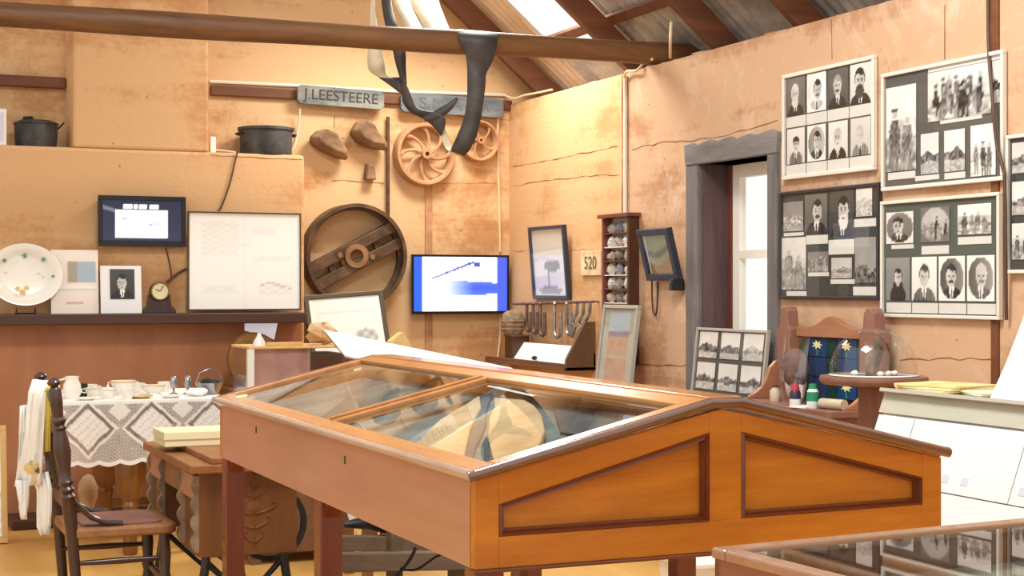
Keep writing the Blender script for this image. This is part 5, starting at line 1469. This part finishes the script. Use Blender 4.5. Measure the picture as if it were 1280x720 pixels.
def lace_side(p0, p1, out, nm):
    p0, p1, out = Vector(p0), Vector(p1), Vector(out)
    L = (p1 - p0).length; nx, ny = int(L / .0055), 52; vs = []; cs = []; fs = []
    for j in range(ny + 1):
        d = j / ny
        for i in range(nx + 1):
            s = L * i / nx
            hem = .285 + .014 * abs(math.sin(s * math.pi / .10)) + .012 * math.sin(s * 7)
            wav = .012 * math.sin(s * 16 + .6) * d
            vs.append(p0 + (p1 - p0) * (i / nx) + out * (.006 + .03 * d ** .6 + wav) - Vector((0, 0, hem * d - .003)))
            a_ = lace_pat(s, d); cs.append((a_, a_, a_, 1))
    for j in range(ny):
        for i in range(nx): fs.append((j * (nx + 1) + i, j * (nx + 1) + i + 1, (j + 1) * (nx + 1) + i + 1, (j + 1) * (nx + 1) + i))
    me = bpy.data.meshes.new(nm); org = Vector(t['_o'])
    me.from_pydata([tuple(v - org) for v in vs], [], fs)
    ca = me.color_attributes.new('Col', 'FLOAT_COLOR', 'POINT')
    for i, c in enumerate(cs): ca.data[i].color = c
    me.materials.append(MATS['lace'])
    o = bpy.data.objects.new(nm, me); COL.objects.link(o); o.parent = t; o['_o'] = tuple(org)
lace_side((tx0, ty0, HT), (tx1, ty0, HT), (0, -1, 0), 'lace_border')
lace_side((tx0, ty1, HT), (tx0, ty0, HT), (-1, 0, 0), 'lace_border')
HTT = HT + .004
def tp(px, Y): return at_Y(px, 500, Y).x
def dish(px, Y, w, d, h, label, name, cat, ribs=0, mat='china'):
    x = tp(px, Y); o = thing(name, (x, Y, HTT), label, cat)
    T = Matrix.Translation((x, Y, HTT)) @ Matrix.Diagonal((1, d / w, 1, 1))
    MB(T).lathe([(0, 0), (w * .55, 0), (w * .5, h * .12), (w * .85, h * .45), (w, h * .95), (w * 1.04, h), (w * .97, h * .98), (w * .8, h * .5), (0, h * .2)], 26).build('dish_body', mat, o, smooth=True)
    MB(T).lathe([(w * .99, h * .86), (w * 1.02, h * .9), (w * 1.01, h * .94)], 26).build('gilt_band', 'china_gold', o, smooth=True)
    for s in (-1, 1):
        MB(T).tube([(s * w * .95, 0, h * .85), (s * w * 1.2, 0, h * .9), (s * w * 1.18, 0, h * .55), (s * w * .85, 0, h * .45)], w * .06, 6).build('handle', mat, o, smooth=True)
    return o
dish(154, 8.0, .062, .045, .075, 'tall cream china tureen in the middle of the lace table', 'china_tureen', 'tureen')
dish(120, 7.95, .058, .045, .045, 'shallow cream dish between black tin and tureen on the lace table', 'china_dish', 'dish')
dish(192, 8.02, .062, .045, .048, 'shallow cream dish between tureen and silver goblets on the lace table', 'china_dish', 'dish')
x = tp(135, 7.78); o = thing('sugar_bowl', (x, 7.78, HTT), 'small round white bowl before the cream tureen', 'bowl')
MB().lathe([(0, 0), (.022, 0), (.03, .012), (.042, .03), (.044, .042), (.041, .042), (.03, .018), (0, .01)], 22, (x, 7.78, HTT)).build('bowl_body', 'china', o, smooth=True)
MB().lathe([(.036, .045), (.02, .055), (.006, .058), (.007, .068), (0, .07)], 18, (x, 7.78, HTT)).build('lid', 'china', o, smooth=True)
x = tp(90, 7.85); o = thing('china_jug', (x, 7.85, HTT), 'cream china jug behind the chair post on the lace table', 'jug')
MB().lathe([(0, 0), (.03, 0), (.045, .03), (.042, .07), (.03, .095), (.034, .11), (.03, .11), (.025, .095), (0, .03)], 22, (x, 7.85, HTT)).build('jug_body', 'china', o, smooth=True)
MB().tube([(x - .03, 7.85, HTT + .1), (x - .065, 7.85, HTT + .09), (x - .06, 7.85, HTT + .05), (x - .04, 7.85, HTT + .035)], .006, 6).build('handle', 'china', o, smooth=True)
x = tp(101, 8.0); o = thing('black_tin', (x, 8.0, HTT), 'small black tin beside the china jug', 'tin')
MB().lathe([(0, 0), (.03, 0), (.032, .004), (.032, .05), (0, .05)], 18, (x, 8.0, HTT)).build('tin_body', 'black_iron', o, smooth=True)
MB().lathe([(.034, .048), (.034, .062), (.03, .066), (0, .066)], 18, (x, 8.0, HTT)).build('lid', 'black_iron', o, smooth=True)
for i, px in enumerate((217, 234.5)):
    x = tp(px, 7.95); o = thing('silver_goblet', (x, 7.95, HTT), ['silver egg shaped goblet beside the shallow cream dish', 'silver egg shaped goblet beside the crumpled napkin'][i], 'goblet', 'silver goblets on the lace table')
    MB().lathe([(0, 0), (.022, 0), (.02, .006), (.006, .012), (.006, .03)], 16, (x, 7.95, HTT)).build('foot', 'silver', o, smooth=True)
    MB().lathe([(0, .028), (.014, .034), (.02, .055), (.019, .075), (.012, .092), (0, .098)], 16, (x, 7.95, HTT)).build('cup', 'silver', o, smooth=True)
for i, (px, Y, r) in enumerate([(176, 7.75, .06), (214, 7.72, .05), (108, 7.72, .05)]):
    x = tp(px, Y)
    tag(MB().lathe([(0, 0), (r * .6, 0), (r * .65, .004), (r, .011), (r * .98, .014), (r * .6, .007), (0, .006)], 26, (x, Y, HTT)).build('saucer', ['china_gold', 'china', 'china'][i], smooth=True), ['gilt saucer before the shallow dish on the lace table', 'white saucer beneath the silver goblets on the lace table', 'white saucer before the black tin on the lace table'][i], 'saucer')
for i, (px, Y, lab) in enumerate([(112, 8.12, 'cream teacup behind the shallow dish beside the black tin'), (172, 8.14, 'cream teacup behind the gilt saucer on the lace table'), (206, 8.2, 'cream teacup behind the silver goblets'), (160, 7.70, 'cream teacup before the tall tureen at the cloth edge')]):
    x = tp(px, Y); o = thing('teacup', (x, Y, HTT), lab, 'teacup', 'teacups on the lace table')
    MB().lathe([(0, 0), (.018, 0), (.02, .006), (.034, .03), (.038, .052), (.035, .052), (.028, .02), (0, .01)], 20, (x, Y, HTT)).build('cup_body', 'china', o, smooth=True)
    MB().tube([(x + .034, Y, HTT + .045), (x + .055, Y, HTT + .04), (x + .052, Y, HTT + .02), (x + .03, Y, HTT + .016)], .004, 6).build('handle', 'china', o, smooth=True)
x = tp(262, 7.9); o = thing('silver_basket', (x, 7.9, HTT), 'silver wire basket with dark lining at the table end', 'basket')
MB().lathe([(0, 0), (.05, 0), (.06, .03), (.075, .06), (.07, .06), (.05, .02), (0, .015)], 20, (x, 7.9, HTT)).build('basket_bowl', 'silver', o, smooth=True)
MB().tube([(x - .07, 7.9, HTT + .055), (x - .05, 7.9, HTT + .11), (x, 7.9, HTT + .13), (x + .05, 7.9, HTT + .11), (x + .07, 7.9, HTT + .055)], .004, 6).build('handle', 'silver', o, smooth=True)
MB().blob((x, 7.9, HTT + .05), (.055, .055, .03), 2).build('dark_contents', 'black_iron', o, smooth=True)
o = thing('folded_napkin', (tp(247, 7.8), 7.8, HTT), 'crumpled white napkin beside the silver basket', 'napkin')
MB().blob((tp(247, 7.8), 7.8, HTT + .018), (.06, .05, .02), 6, .2).build('napkin_cloth', 'cotton_white', o, smooth=True)
# ---- brass tray leaning behind, by the clear box
c = at_Y(318, 450, 8.75); k = 8.9 / FPX
t = thing('brass_tray', (c.x, 8.75, c.z - 34 * k), 'round dull brass tray standing behind the clear box', 'tray')
T = T_back(c.x, c.z, 8.78) @ Matrix.Rotation(math.radians(-6), 4, 'X')
MB(T).lathe([(0, 0), (26 * k, 0), (30 * k, .012), (33 * k, .02), (34 * k, .016), (30 * k, .004), (0, -.006)], 40).build('tray_dish', 'brass', t, smooth=True)
MB(T).lathe([(32.6 * k, .02), (33.6 * k, .025), (34.4 * k, .018)], 40).build('rim', 'brass', t, smooth=True)
# tray rests on a small trestle against the chimney
tz = c.z - 34 * k
t = thing('low_cabinet', (c.x + .25, 8.8, 0), 'plain brown cupboard against the chimney behind the clear box', 'cupboard')
MB().box(c.x - .16, 8.70, 0.06, c.x + .42, 9.03, tz - .002).build('carcass', 'sewing_dark', t, bevel=.006)
for x0 in (c.x - .14, c.x + .135):
    MB().box(x0, 8.685, .10, x0 + .265, 8.70, tz - .04).build('door', 'sewing_dark', t, bevel=.004)
# ---- clear box on a chest
bx0 = at_Y(313, 440, 7.2).x; bx1 = at_Y(436, 440, 7.2).x; bz1 = at_Y(340, 433, 7.2).z; by0, by1 = 7.2, 7.55
bxm = at_Y(388, 440, 7.2).x
bz0 = .74
t = thing('storage_chest', ((bx0 + bx1) / 2, 7.37, 0), 'plain brown wooden chest carrying the clear plastic box', 'chest')
MB().box(bx0 - .02, by0 - .02, .05, bx1 + .02, by1 + .02, bz0 - .03).build('chest_body', 'shelf_wood', t, bevel=.005)
MB().box(bx0 - .03, by0 - .03, bz0 - .03, bx1 + .03, by1 + .03, bz0).build('chest_lid', 'shelf_wood', t, bevel=.005)
for x_ in (bx0, bx1 - .05):
    for y_ in (by0, by1 - .05): MB().box(x_, y_, 0, x_ + .05, y_ + .05, .05).build('foot', 'shelf_wood', t)
t = thing('clear_box', ((bx0 + bx1) / 2, 7.37, bz0), 'clear pinkish plastic box with dark end beside the display case', 'box')
MB().box(bx0, by0, bz0, bxm, by0 + .005, bz1 - .01).build('front_sheet', 'glass_plastic', t)
MB().box(bx0, by0, bz0, bx0 + .005, by1, bz1 - .01).build('side_sheet', 'glass_plastic', t)
MB().box(bx0 + .006, by0 + .012, bz0, bxm, by0 + .02, bz1 - .014).build('pink_card', 'pink_card', t)
MB().box(bxm, by0, bz0, bx1, by1, bz1 - .04).build('dark_end', 'mineral_side', t, bevel=.004)
MB().box(bx0 - .01, by0 - .01, bz1 - .012, bx1, by1, bz1).build('lid', 'pale_pine', t, bevel=.003)
MB().box(bx0 - .015, by0 - .015, bz0, bx0 + .015, by0 + .015, bz1 - .012).build('corner_post', 'caption_paper', t)
c = at_Y(404, 428, 7.3)
o = MB().blob((c.x, 7.32, bz1 + .055), (.085, .06, .047), 12, .26, 7, 5).build('rock_specimen', 'tan_mottle', smooth=False)
tag(o, 'angular tan rock lying on the clear box lid', 'rock')
a = at_Y(334, 432, 7.25); b = at_Y(380, 432, 7.25)
tag(MB().bar((a.x, 7.26, bz1 + .009), (b.x, 7.28, bz1 + .009), .03, .016).build('wooden_ruler', 'pale_pine', bevel=.002), 'pale wooden batten lying on the clear box lid', 'batten')
c = at_Y(324, 424, 7.28)
t = thing('glass_funnel', (c.x, 7.28, bz1), 'small upturned glass funnel on the clear box corner', 'funnel')
MB().lathe([(.032, 0), (.028, .02), (.016, .04), (.01, .05), (.008, .062)], 16, (c.x, 7.28, bz1)).build('funnel_glass', 'bottle_white', t, smooth=True)
MB().lathe([(.033, 0), (.034, .004), (.032, .008)], 16, (c.x, 7.28, bz1)).build('rim', 'bottle_white', t, smooth=True)
# ---- long white sheet on a sloping desk behind the case
A_ = at_D(405, 413, 7.3); B_ = at_D(640, 461, 6.2); 
Cw = at_D(432, 446, 6.85)
wv = Cw - A_
t = thing('sloping_desk', ((A_.x + B_.x) / 2 + .2, (A_.y + B_.y) / 2, 0), 'narrow desk with sloping top behind the big display case', 'desk')
dv = B_ - A_
nrm = dv.cross(wv).normalized()
if nrm.z < 0: nrm = -nrm
lo = [A_ - nrm * .014, B_ - nrm * .014, B_ + wv - nrm * .014, A_ + wv - nrm * .014]; hi = [q - nrm * .006 for q in (A_, B_, B_ + wv, A_ + wv)]
MB().hexa(lo, hi).build('desk_top', 'shelf_wood', t)
for f, g_ in ((.04, .1), (.96, .1), (.04, .9), (.96, .9)):
    p_ = A_ + dv * (f * .8 + .1) + wv * g_ - nrm * .014
    MB().bar((p_.x, p_.y, 0), (p_.x, p_.y, p_.z), .04, .04).build('leg', 'shelf_wood', t)
mb = MB().hexa([A_ - nrm * .005, B_ - nrm * .005, B_ + wv * .98 - nrm * .005, A_ + wv * .98 - nrm * .005], [A_ + nrm * .004, B_ + nrm * .004, B_ + wv * .98 + nrm * .004, A_ + wv * .98 + nrm * .004])
tag(mb.build('white_cover_sheet', 'paper_white'), 'long white cover sheet on the sloping desk behind the case', 'sheet')
c = at_D(497, 428, 7.75)
t = thing('straw_bundle', (c.x, c.y, c.z - .1), 'pointed yellow paper parcel behind the white cover sheet', 'parcel')
T = T_back(c.x, c.z, c.y)
k = 7.75 / FPX
MB(T).prism([(-14 * k, -30 * k), (16 * k, -30 * k), (15 * k, -2 * k), (6 * k, 12 * k), (3 * k, 13 * k), (-12 * k, 2 * k)], -.03, .03).build('parcel_body', 'paper_yellow', t, bevel=.006)
MB(T).bar((-13 * k, -14 * k, .031), (16 * k, -12 * k, .031), .004, .004).build('string', 'cable_cream', t)
t = thing('tall_stool', (c.x, c.y, 0), 'plain wooden stool under the yellow paper parcel', 'stool')
sz = c.z - 30 * k
MB().box(c.x - .13, c.y - .1, sz - .03, c.x + .13, c.y + .12, sz).build('seat', 'shelf_wood', t, bevel=.005)
for x_ in (-.11, .08):
    for y_ in (-.08, .07): MB().box(c.x + x_, c.y + y_, 0, c.x + x_ + .03, c.y + y_ + .03, sz - .03).build('leg', 'shelf_wood', t)
# stand holding the leaning engraving
e = T_back(0, 0)
ex = at_Y(434, 400, 9.1)
ez = at_Y(481, 430, WB - .2).z - .25
t = thing('picture_bench', (ex.x, 9.15, 0), 'low wooden bench under the leaning olive framed engraving', 'bench')
MB().box(ex.x - .22, 9.0, ez - .035, ex.x + .34, 9.36, ez - .004).build('bench_top', 'shelf_wood', t, bevel=.004)
for x_ in (-.20, .27): MB().box(ex.x + x_, 9.02, 0, ex.x + x_ + .04, 9.34, ez - .035).build('leg', 'shelf_wood', t)

# ---- chair with garments
SH = .455
cx0, cx1, cy0, cy1 = .745, 1.10, 5.62, 6.02
t = thing('spindle_chair', ((cx0 + cx1) / 2, (cy0 + cy1) / 2, 0), 'dark wooden chair with turned back posts and leather seat', 'chair')
tl = at_D(70, 474, 5.45); 
def post(yb, ytop, nm):
    base = Vector((cx0 + .035, yb, 0)); seat = Vector((cx0, yb, SH)); top = Vector((tl.x - .01, ytop, tl.z))
    MB().lathe([(.014, 0), (.018, .3), (.02, .9), (.021, 1)], 14, base, seat).build('leg', 'chair_dark', t, smooth=True)
    pr_ = [(.021, 0), (.024, .08), (.024, .2), (.028, .22), (.018, .24), (.028, .27), (.019, .29), (.028, .32), (.02, .34), (.023, .42), (.030, .52), (.026, .6), (.019, .66), (.029, .68), (.019, .70), (.029, .73), (.018, .75), (.022, .85), (.022, .93), (.016, .945), (.012, .955), (.021, .965), (.024, .98), (.020, .995), (.01, 1.008), (0, 1.012)]
    MB().lathe(pr_, 16, seat, top).build('back_post', 'chair_dark', t, smooth=True)
    return top
t1 = post(cy0 + .01, cy0 + .0, 'a'); t2 = post(cy1 - .01, cy1 + .0, 'b')
def back_at(f, y):
    s0 = Vector((cx0, y, SH)); return s0.lerp(Vector((tl.x - .01, y, tl.z)), f)
for f0, f1 in ((.12, .22), (.62, .74), (.84, .92)):
    a = back_at(f0, cy0 + .02); b = back_at(f0, cy1 - .02); c1 = back_at(f1, cy1 - .02); d1 = back_at(f1, cy0 + .02); n_ = Vector((.012, 0, 0))
    MB().hexa([a - n_, b - n_, c1 - n_, d1 - n_], [a + n_, b + n_, c1 + n_, d1 + n_]).build('back_rail', 'chair_dark', t, bevel=.004)
for i in range(4):
    y_ = cy0 + .08 + i * .08
    MB().lathe([(.008, 0), (.013, .4), (.014, .6), (.008, 1)], 10, back_at(.22, y_), back_at(.62, y_)).build('spindle', 'chair_dark', t, smooth=True)
def rounded(x0, y0, x1, y1, r, n=6):
    out = []
    for cx_, cy_, a0 in ((x1 - r, y0 + r, -90), (x1 - r, y1 - r, 0), (x0 + r, y1 - r, 90), (x0 + r, y0 + r, 180)):
        for i in range(n + 1):
            a_ = math.radians(a0 + 90 * i / n); out.append((cx_ + r * math.cos(a_), cy_ + r * math.sin(a_)))
    return out
MB().prism(rounded(cx0 - .015, cy0 - .01, cx1 + .015, cy1 + .01, .05), SH - .035, SH).build('seat', 'seat_wood', t, bevel=.008)
MB().prism(rounded(cx0 + .04, cy0 + .04, cx1 - .03, cy1 - .04, .04), SH - .002, SH + .008).build('seat_pad', 'seat_leather', t, bevel=.004)
for y_ in (cy0 + .03, cy1 - .03):
    MB().lathe([(.013, 0), (.016, .2), (.022, .5), (.018, .55), (.024, .6), (.018, .65), (.023, .8), (.018, 1)], 14, (cx1 - .02, y_, 0), (cx1 - .03, y_, SH - .03)).build('leg', 'chair_dark', t, smooth=True)
    MB().lathe([(.008, 0), (.012, .5), (.008, 1)], 10, (cx0 + .02, y_, .2), (cx1 - .025, y_, .2)).build('stretcher', 'chair_dark', t, smooth=True)
    MB().lathe([(.008, 0), (.012, .5), (.008, 1)], 10, (cx0 + .01, y_, .33), (cx1 - .025, y_, .33)).build('stretcher', 'chair_dark', t, smooth=True)
    # curved arm brace from post to seat
    s_ = back_at(.22, y_)
    MB().tube([s_, s_ + Vector((.045, 0, -.045)), (cx0 + .07, y_, SH + .035), (cx0 + .12, y_, SH + .012), (cx0 + .18, y_, SH + .008)], .010, 8).build('brace', 'chair_dark', t, smooth=True)
MB().lathe([(.008, 0), (.014, .3), (.016, .5), (.014, .7), (.008, 1)], 10, (cx1 - .022, cy0 + .03, .25), (cx1 - .022, cy1 - .03, .25)).build('stretcher', 'chair_dark', t, smooth=True)
# garments hanging behind the chair back
def drape(name, pts_l, pts_r, mat, parent, zl, zr, th=.006, wave=.008):
    rows = len(pts_l); L = [at_D(x, y, zl) for x, y in pts_l]; Rr_ = [at_D(x, y, zr) for x, y in pts_r]
    n = 12; vs = []; fs = []
    for j in range(rows):
        for i in range(n + 1):
            p_ = L[j].lerp(Rr_[j], i / n)
            p_ = p_ + Vector((-SA, -CA, 0)) * (wave * math.sin(i * 1.7 + j * .5) + wave * .6 * math.sin(i * .9 + 2))
            vs.append(p_)
    for j in range(rows - 1):
        for i in range(n): fs.append((j * (n + 1) + i, j * (n + 1) + i + 1, (j + 1) * (n + 1) + i + 1, (j + 1) * (n + 1) + i))
    return MB().add(vs, fs).build(name, mat, parent, smooth=True, solid=th)
zf = 5.62
t = thing('white_garment', tuple(at_D(45, 620, zf)), 'white cotton garment with stocking legs hanging from the chair back', 'garment')
drape('bodice', [(41, 474), (36, 490), (34, 520), (31, 560), (24, 590), (20, 608)], [(62, 476), (57, 500), (55, 540), (54, 570), (53, 590), (52, 606)], 'cotton_white', t, zf, zf - .03)
drape('back_flap', [(27, 507), (25, 540), (23, 580), (20, 606)], [(38, 505), (38, 540), (38, 580), (38, 606)], 'cotton_white', t, zf + .06, zf + .05)
drape('stocking', [(22, 600), (24, 620), (24, 635), (27, 645), (30, 648)], [(38, 600), (37, 620), (36, 632), (34, 642), (31, 648)], 'cotton_white', t, zf, zf - .01, .012, .004)
drape('stocking', [(40, 596), (46, 612), (47, 640), (49, 658), (54, 668)], [(57, 590), (62, 612), (62, 640), (62, 655), (58, 668)], 'cotton_white', t, zf - .01, zf - .02, .012, .004)
t = thing('yellow_ribbon', tuple(at_D(60, 580, zf)), 'long yellow ribbon hanging over the chair back', 'ribbon')
drape('front_tail', [(57, 484), (57, 520), (56, 565)], [(66, 482), (63, 520), (62, 564)], 'ribbon_yellow', t, zf - .06, zf - .07, .003, .002)
drape('rear_tail', [(68, 500), (69, 540), (70, 570)], [(76, 505), (77, 540), (76, 568)], 'ribbon_yellow', t, zf + .0, zf - .0, .003, .002)
c = at_D(40, 585, zf - .02)
t = thing('yellow_rose', tuple(c), 'small yellow fabric rose pinned on the white garment', 'ornament')
MB().blob(c, (.022, .02, .022), 4, .25).build('petals', 'paper_yellow', t, smooth=True)
MB().blob(c + Vector((.025, -.01, -.01)), (.014, .01, .01), 5).build('leaf', 'sewing_dark', t, smooth=True)

# ---- treadle sewing table
HS = .685
sx0, sx1, sy0, sy1 = at_H(247, 581, HS).x, 0, at_H(247, 581, HS).y, 0
sy0 = max(sy0, 5.42)
sx0 = at_Y(249, 600, sy0).x; sx1 = at_Y(371, 600, sy0).x; sy1 = sy0 + .86
t = thing('sewing_table', ((sx0 + sx1) / 2, (sy0 + sy1) / 2, 0), 'wooden treadle sewing table with carved pedestals and iron base', 'sewing table')
MB().box(sx0 - .035, sy0 - .035, HS - .03, sx1 + .03, sy1 + .04, HS).build('table_top', 'sewing_wood', t, bevel=.004)
MB().box(sx0 + .04, sy0 - .02, HS, sx1 + .02, sy1 - .2, HS + .022).build('flap', 'sewing_wood', t, bevel=.004)
hb0 = at_Y(250, 698, sy0).z
MB().box(sx0 + .0, sy0, hb0, sx1, sy0 + .26, HS - .03).build('pedestal', 'sewing_dark', t, bevel=.003)
MB().box(sx0 + .0, sy1 - .24, hb0 + .02, sx1, sy1, HS - .03).build('pedestal', 'sewing_dark', t, bevel=.003)
MB().box(sx0 - .005, sy0 + .26, HS - .13, sx0 + .012, sy1 - .24, HS - .03).build('knee_apron', 'sewing_wood', t, bevel=.003)
MB().box(sx0 + .2, sy0 + .26, .25, sx0 + .22, sy1 - .24, HS - .13).build('back_panel', 'black_iron', t)
MB().box(sx0 - .016, sy0 + .02, HS - .125, sx0, sy0 + .24, HS - .04).build('drawer', 'stand_wood_light', t, bevel=.003)
MB().box(sx0 - .016, sy1 - .22, HS - .125, sx0, sy1 - .02, HS - .04).build('drawer', 'stand_wood_light', t, bevel=.003)
for y_ in (sy0 + .012, sy0 + .25, sy1 - .235, sy1 - .01):
    prf = []
    mb = MB(frameT((sx0, y_, 0), (-1, 0, 0), (0, 0, 1), (0, 1, 0)))
    zz0, zz1 = hb0 + .02, HS - .04; out = []
    for i in range(25):
        f = i / 24; out.append((.012 + .016 * abs(math.sin(f * math.pi * 4)), zz0 + (zz1 - zz0) * f))
    mb.prism([(0, zz0)] + out + [(0, zz1)], -.012, .012); mb.build('scalloped_trim', 'sewing_trim', t)
# raised carved ornament on the near side
Tn = T_back((sx0 + sx1) / 2 + .02, (hb0 + HS) / 2, sy0)
orn = [[(0, -.14), (.004, -.05), (-.003, .05), (0, .14)]]
for s in (-1, 1):
    for z0, L_ in ((.06, .05), (.0, .085), (-.05, .06), (-.10, .035)):
        orn.append([(0, z0 - .02), (s * L_ * .45, z0 - .012), (s * L_ * .9, z0 + .004), (s * L_, z0 + .018), (s * L_ * .75, z0 + .022)])
    orn.append([(0, .14), (s * .018, .11), (s * .02, .085), (0, .065)])
for pts in orn:
    P = []
    for a, b in zip(pts[:-1], pts[1:]):
        for i in range(3): P.append((a[0] + (b[0] - a[0]) * i / 3, a[1] + (b[1] - a[1]) * i / 3, .0005))
    P.append((*pts[-1], .0005))
    MB(Tn).tube(P, .0035, 6).build('carved_scroll', 'sewing_dark', t, smooth=True)
MB(Tn).lathe([(.0, .006), (.02, .003), (.026, 0)], 16).build('carved_boss', 'sewing_dark', t, smooth=True)
MB().lathe([(.008, 0), (.008, .01), (0, .014)], 10, (sx1 - .03, sy0, hb0 + .03), (sx1 - .03, sy0 - 1, hb0 + .03)).build('peg', 'china', t, smooth=True) if False else None
for y_ in (sy0 + .03, sy1 - .06):
    for x_ in (sx0 + .03, sx1 - .04):
        MB().tube([(x_, y_, HS - .05), (x_, y_, hb0 - .02), (x_ + (.03 if x_ > sx0 + .1 else -.03), y_, .14), (x_ + (.06 if x_ > sx0 + .1 else -.06), y_, .02)], [.016, .016, .018, .024], 8).build('iron_leg', 'black_iron', t, smooth=True)
    MB().tube([(sx0 + .03, y_, hb0 - .02), ((sx0 + sx1) / 2, y_, .2), (sx1 - .04, y_, hb0 - .02)], .012, 8).build('iron_scroll', 'black_iron', t, smooth=True)
    MB().bar((sx0, y_, .12), (sx1, y_, .12), .02, .03).build('iron_rail', 'black_iron', t)
MB().bar(((sx0 + sx1) / 2, sy0 + .03, .12), ((sx0 + sx1) / 2, sy1 - .06, .12), .2, .015).build('treadle', 'black_iron', t)
MB(frameT((sx1 - .02, sy0 + .3, .42), (1, 0, 0), (0, 0, 1), (0, -1, 0))).lathe([(.12, -.01), (.14, -.01), (.14, .01), (.12, .01), (.12, -.01)], 28).build('drive_wheel', 'black_iron', t, smooth=True)
# cream box on the sewing table
a = at_Y(193, 526, sy0 + .55); b = at_Y(300, 526, sy0 + .55)
zb2 = HS + .022
t = thing('cream_box', ((a.x + b.x) / 2, sy0 + .6, zb2), 'flat cream cardboard box lying on the sewing table', 'box')
bx_a = at_Y(206, 545, sy0 + .42).x
MB().box(bx_a, sy0 + .42, zb2, sx1 + .01, sy0 + .64, zb2 + .05).build('box_base', 'paper_cream', t, bevel=.003)
MB().box(bx_a - .004, sy0 + .416, zb2 + .025, sx1 + .014, sy0 + .644, zb2 + .056).build('box_lid', 'paper_cream', t, bevel=.003)
# ---- pale frame standing on the floor at the left
a = at_D(-25, 533, 7.9); b = at_D(11, 640, 7.9)
T = T_back(a.x, .0, a.y) @ Matrix.Rotation(math.radians(-10), 4, 'X')
board('pine_frame', T, b.x - a.x, a.z, 'pale pine picture frame standing on the floor by the hearth', 'picture', .03, .03, 'pale_pine', 'caption_paper', [(.15, .06, .85, .94, scene_photo(91, .9, .8, .85))], glass=False)
# ---- carved pale foot and stored timber behind the table
c = at_D(110, 640, 8.4)
t = thing('carved_post', (c.x, c.y, 0), 'short pale carved post standing behind the lace table', 'post')
MB().lathe([(.05, 0), (.055, .04), (.035, .07), (.03, .12), (.045, .16), (.055, .2), (.05, .25), (.03, .285), (0, .30)], 16, (c.x, c.y, 0)).build('post_body', 'tan_mottle', t, smooth=True)
MB().box(c.x - .06, c.y - .06, 0, c.x + .06, c.y + .06, .03).build('plinth', 'tan_mottle', t, bevel=.004)
# ================================================================ UNDER THE CASE
zb3 = 6.2
def rail(name, p, q, w, h, parent, mat='bench_grey'): return MB().bar(p, q, w, h).build(name, mat, parent, bevel=.004)
a = at_D(405, 703, 5.95); b = at_D(590, 690, 5.95)
t = thing('timber_trestle', ((a.x + b.x) / 2, (a.y + b.y) / 2, 0), 'rough grey timber trestle on the floor behind the display case', 'trestle')
rail('long_rail', (a.x, a.y, a.z), (b.x, b.y, a.z + .01), .05, .07, t)
for px in (493, 570):
    p_ = at_D(px, 690, 5.99)
    MB().bar((p_.x, p_.y, 0), (p_.x, p_.y, .48), .06, .05).build('leg', 'bench_grey', t, bevel=.004)
for px in (415, 585):
    p_ = at_D(px, 690, 6.3); MB().bar((p_.x, p_.y, 0), (p_.x, p_.y, .30), .05, .05).build('leg', 'bench_grey', t, bevel=.004)
p_ = at_D(415, 690, 6.3); q_ = at_D(585, 690, 6.3)
rail('long_rail', (p_.x, p_.y, .27), (q_.x, q_.y, .27), .05, .06, t)
a = at_D(430, 662, 6.33); b = at_D(482, 662, 6.3)
p_ = at_D(415, 690, 6.3)
o = MB().tube([(a.x, a.y, a.z + .02), (a.x + .1, a.y - .01, a.z + .025), (b.x, b.y, b.z + .02), (b.x + .2, b.y - .05, b.z + .018)], [.012, .03, .035, .033], 10).build('dark_shaft', 'black_iron', smooth=True)
tag(o, 'dark iron shaft lying across the timber trestle', 'shaft')
for i, (x_, y_) in enumerate([(438, 648), (446, 680)]):
    a = at_D(x_, y_, 6.4)
    t = thing('paper_tag', tuple(a), ['white paper tag hanging above the dark iron shaft', 'white paper tag hanging below the dark iron shaft'][i], 'tag')
    k = 6.95 / FPX
    MB(T_back(a.x, a.z, a.y)).prism([(-5 * k, 10 * k), (3 * k, 11 * k), (5 * k, -8 * k), (1 * k, -11 * k)], 0, .003).build('tag_card', 'paper_white', t)
    MB(T_back(a.x, a.z, a.y)).tube([(0, 9 * k, .003), (-2 * k, 16 * k, .003)], .002, 5).build('string', 'cable_cream', t)
cable('cord', [at_D(520, 684, 5.6), at_D(512, 700, 5.6), at_D(495, 722, 5.6), at_D(480, 745, 5.6)], .006, 'black_plastic', 'straight black cord hanging below the display case')
cable('cord', [at_D(500, 710, 5.7), at_D(520, 712, 5.7), at_D(545, 696, 5.7), at_D(560, 690, 5.7)], .005, 'black_plastic', 'loose black cord looping over the timber trestle')
# white box on the floor behind the gabled case
a = at_D(876, 700, 6.1)
t = thing('white_tub', (a.x, a.y, 0), 'white plastic tub on the floor behind the display case', 'tub')
MB().hexa([(a.x - .08, a.y - .1, 0), (a.x + .25, a.y - .1, 0), (a.x + .25, a.y + .15, 0), (a.x - .08, a.y + .15, 0)], [(a.x - .1, a.y - .12, .24), (a.x + .27, a.y - .12, .24), (a.x + .27, a.y + .17, .24), (a.x - .1, a.y + .17, .24)]).build('tub_body', 'white_paint', t, bevel=.006)
MB().box(a.x - .11, a.y - .13, .225, a.x + .28, a.y + .18, .245).build('rim', 'white_paint', t, bevel=.004)

for o in list(COL.objects):
    if '_o' in o: del o['_o']
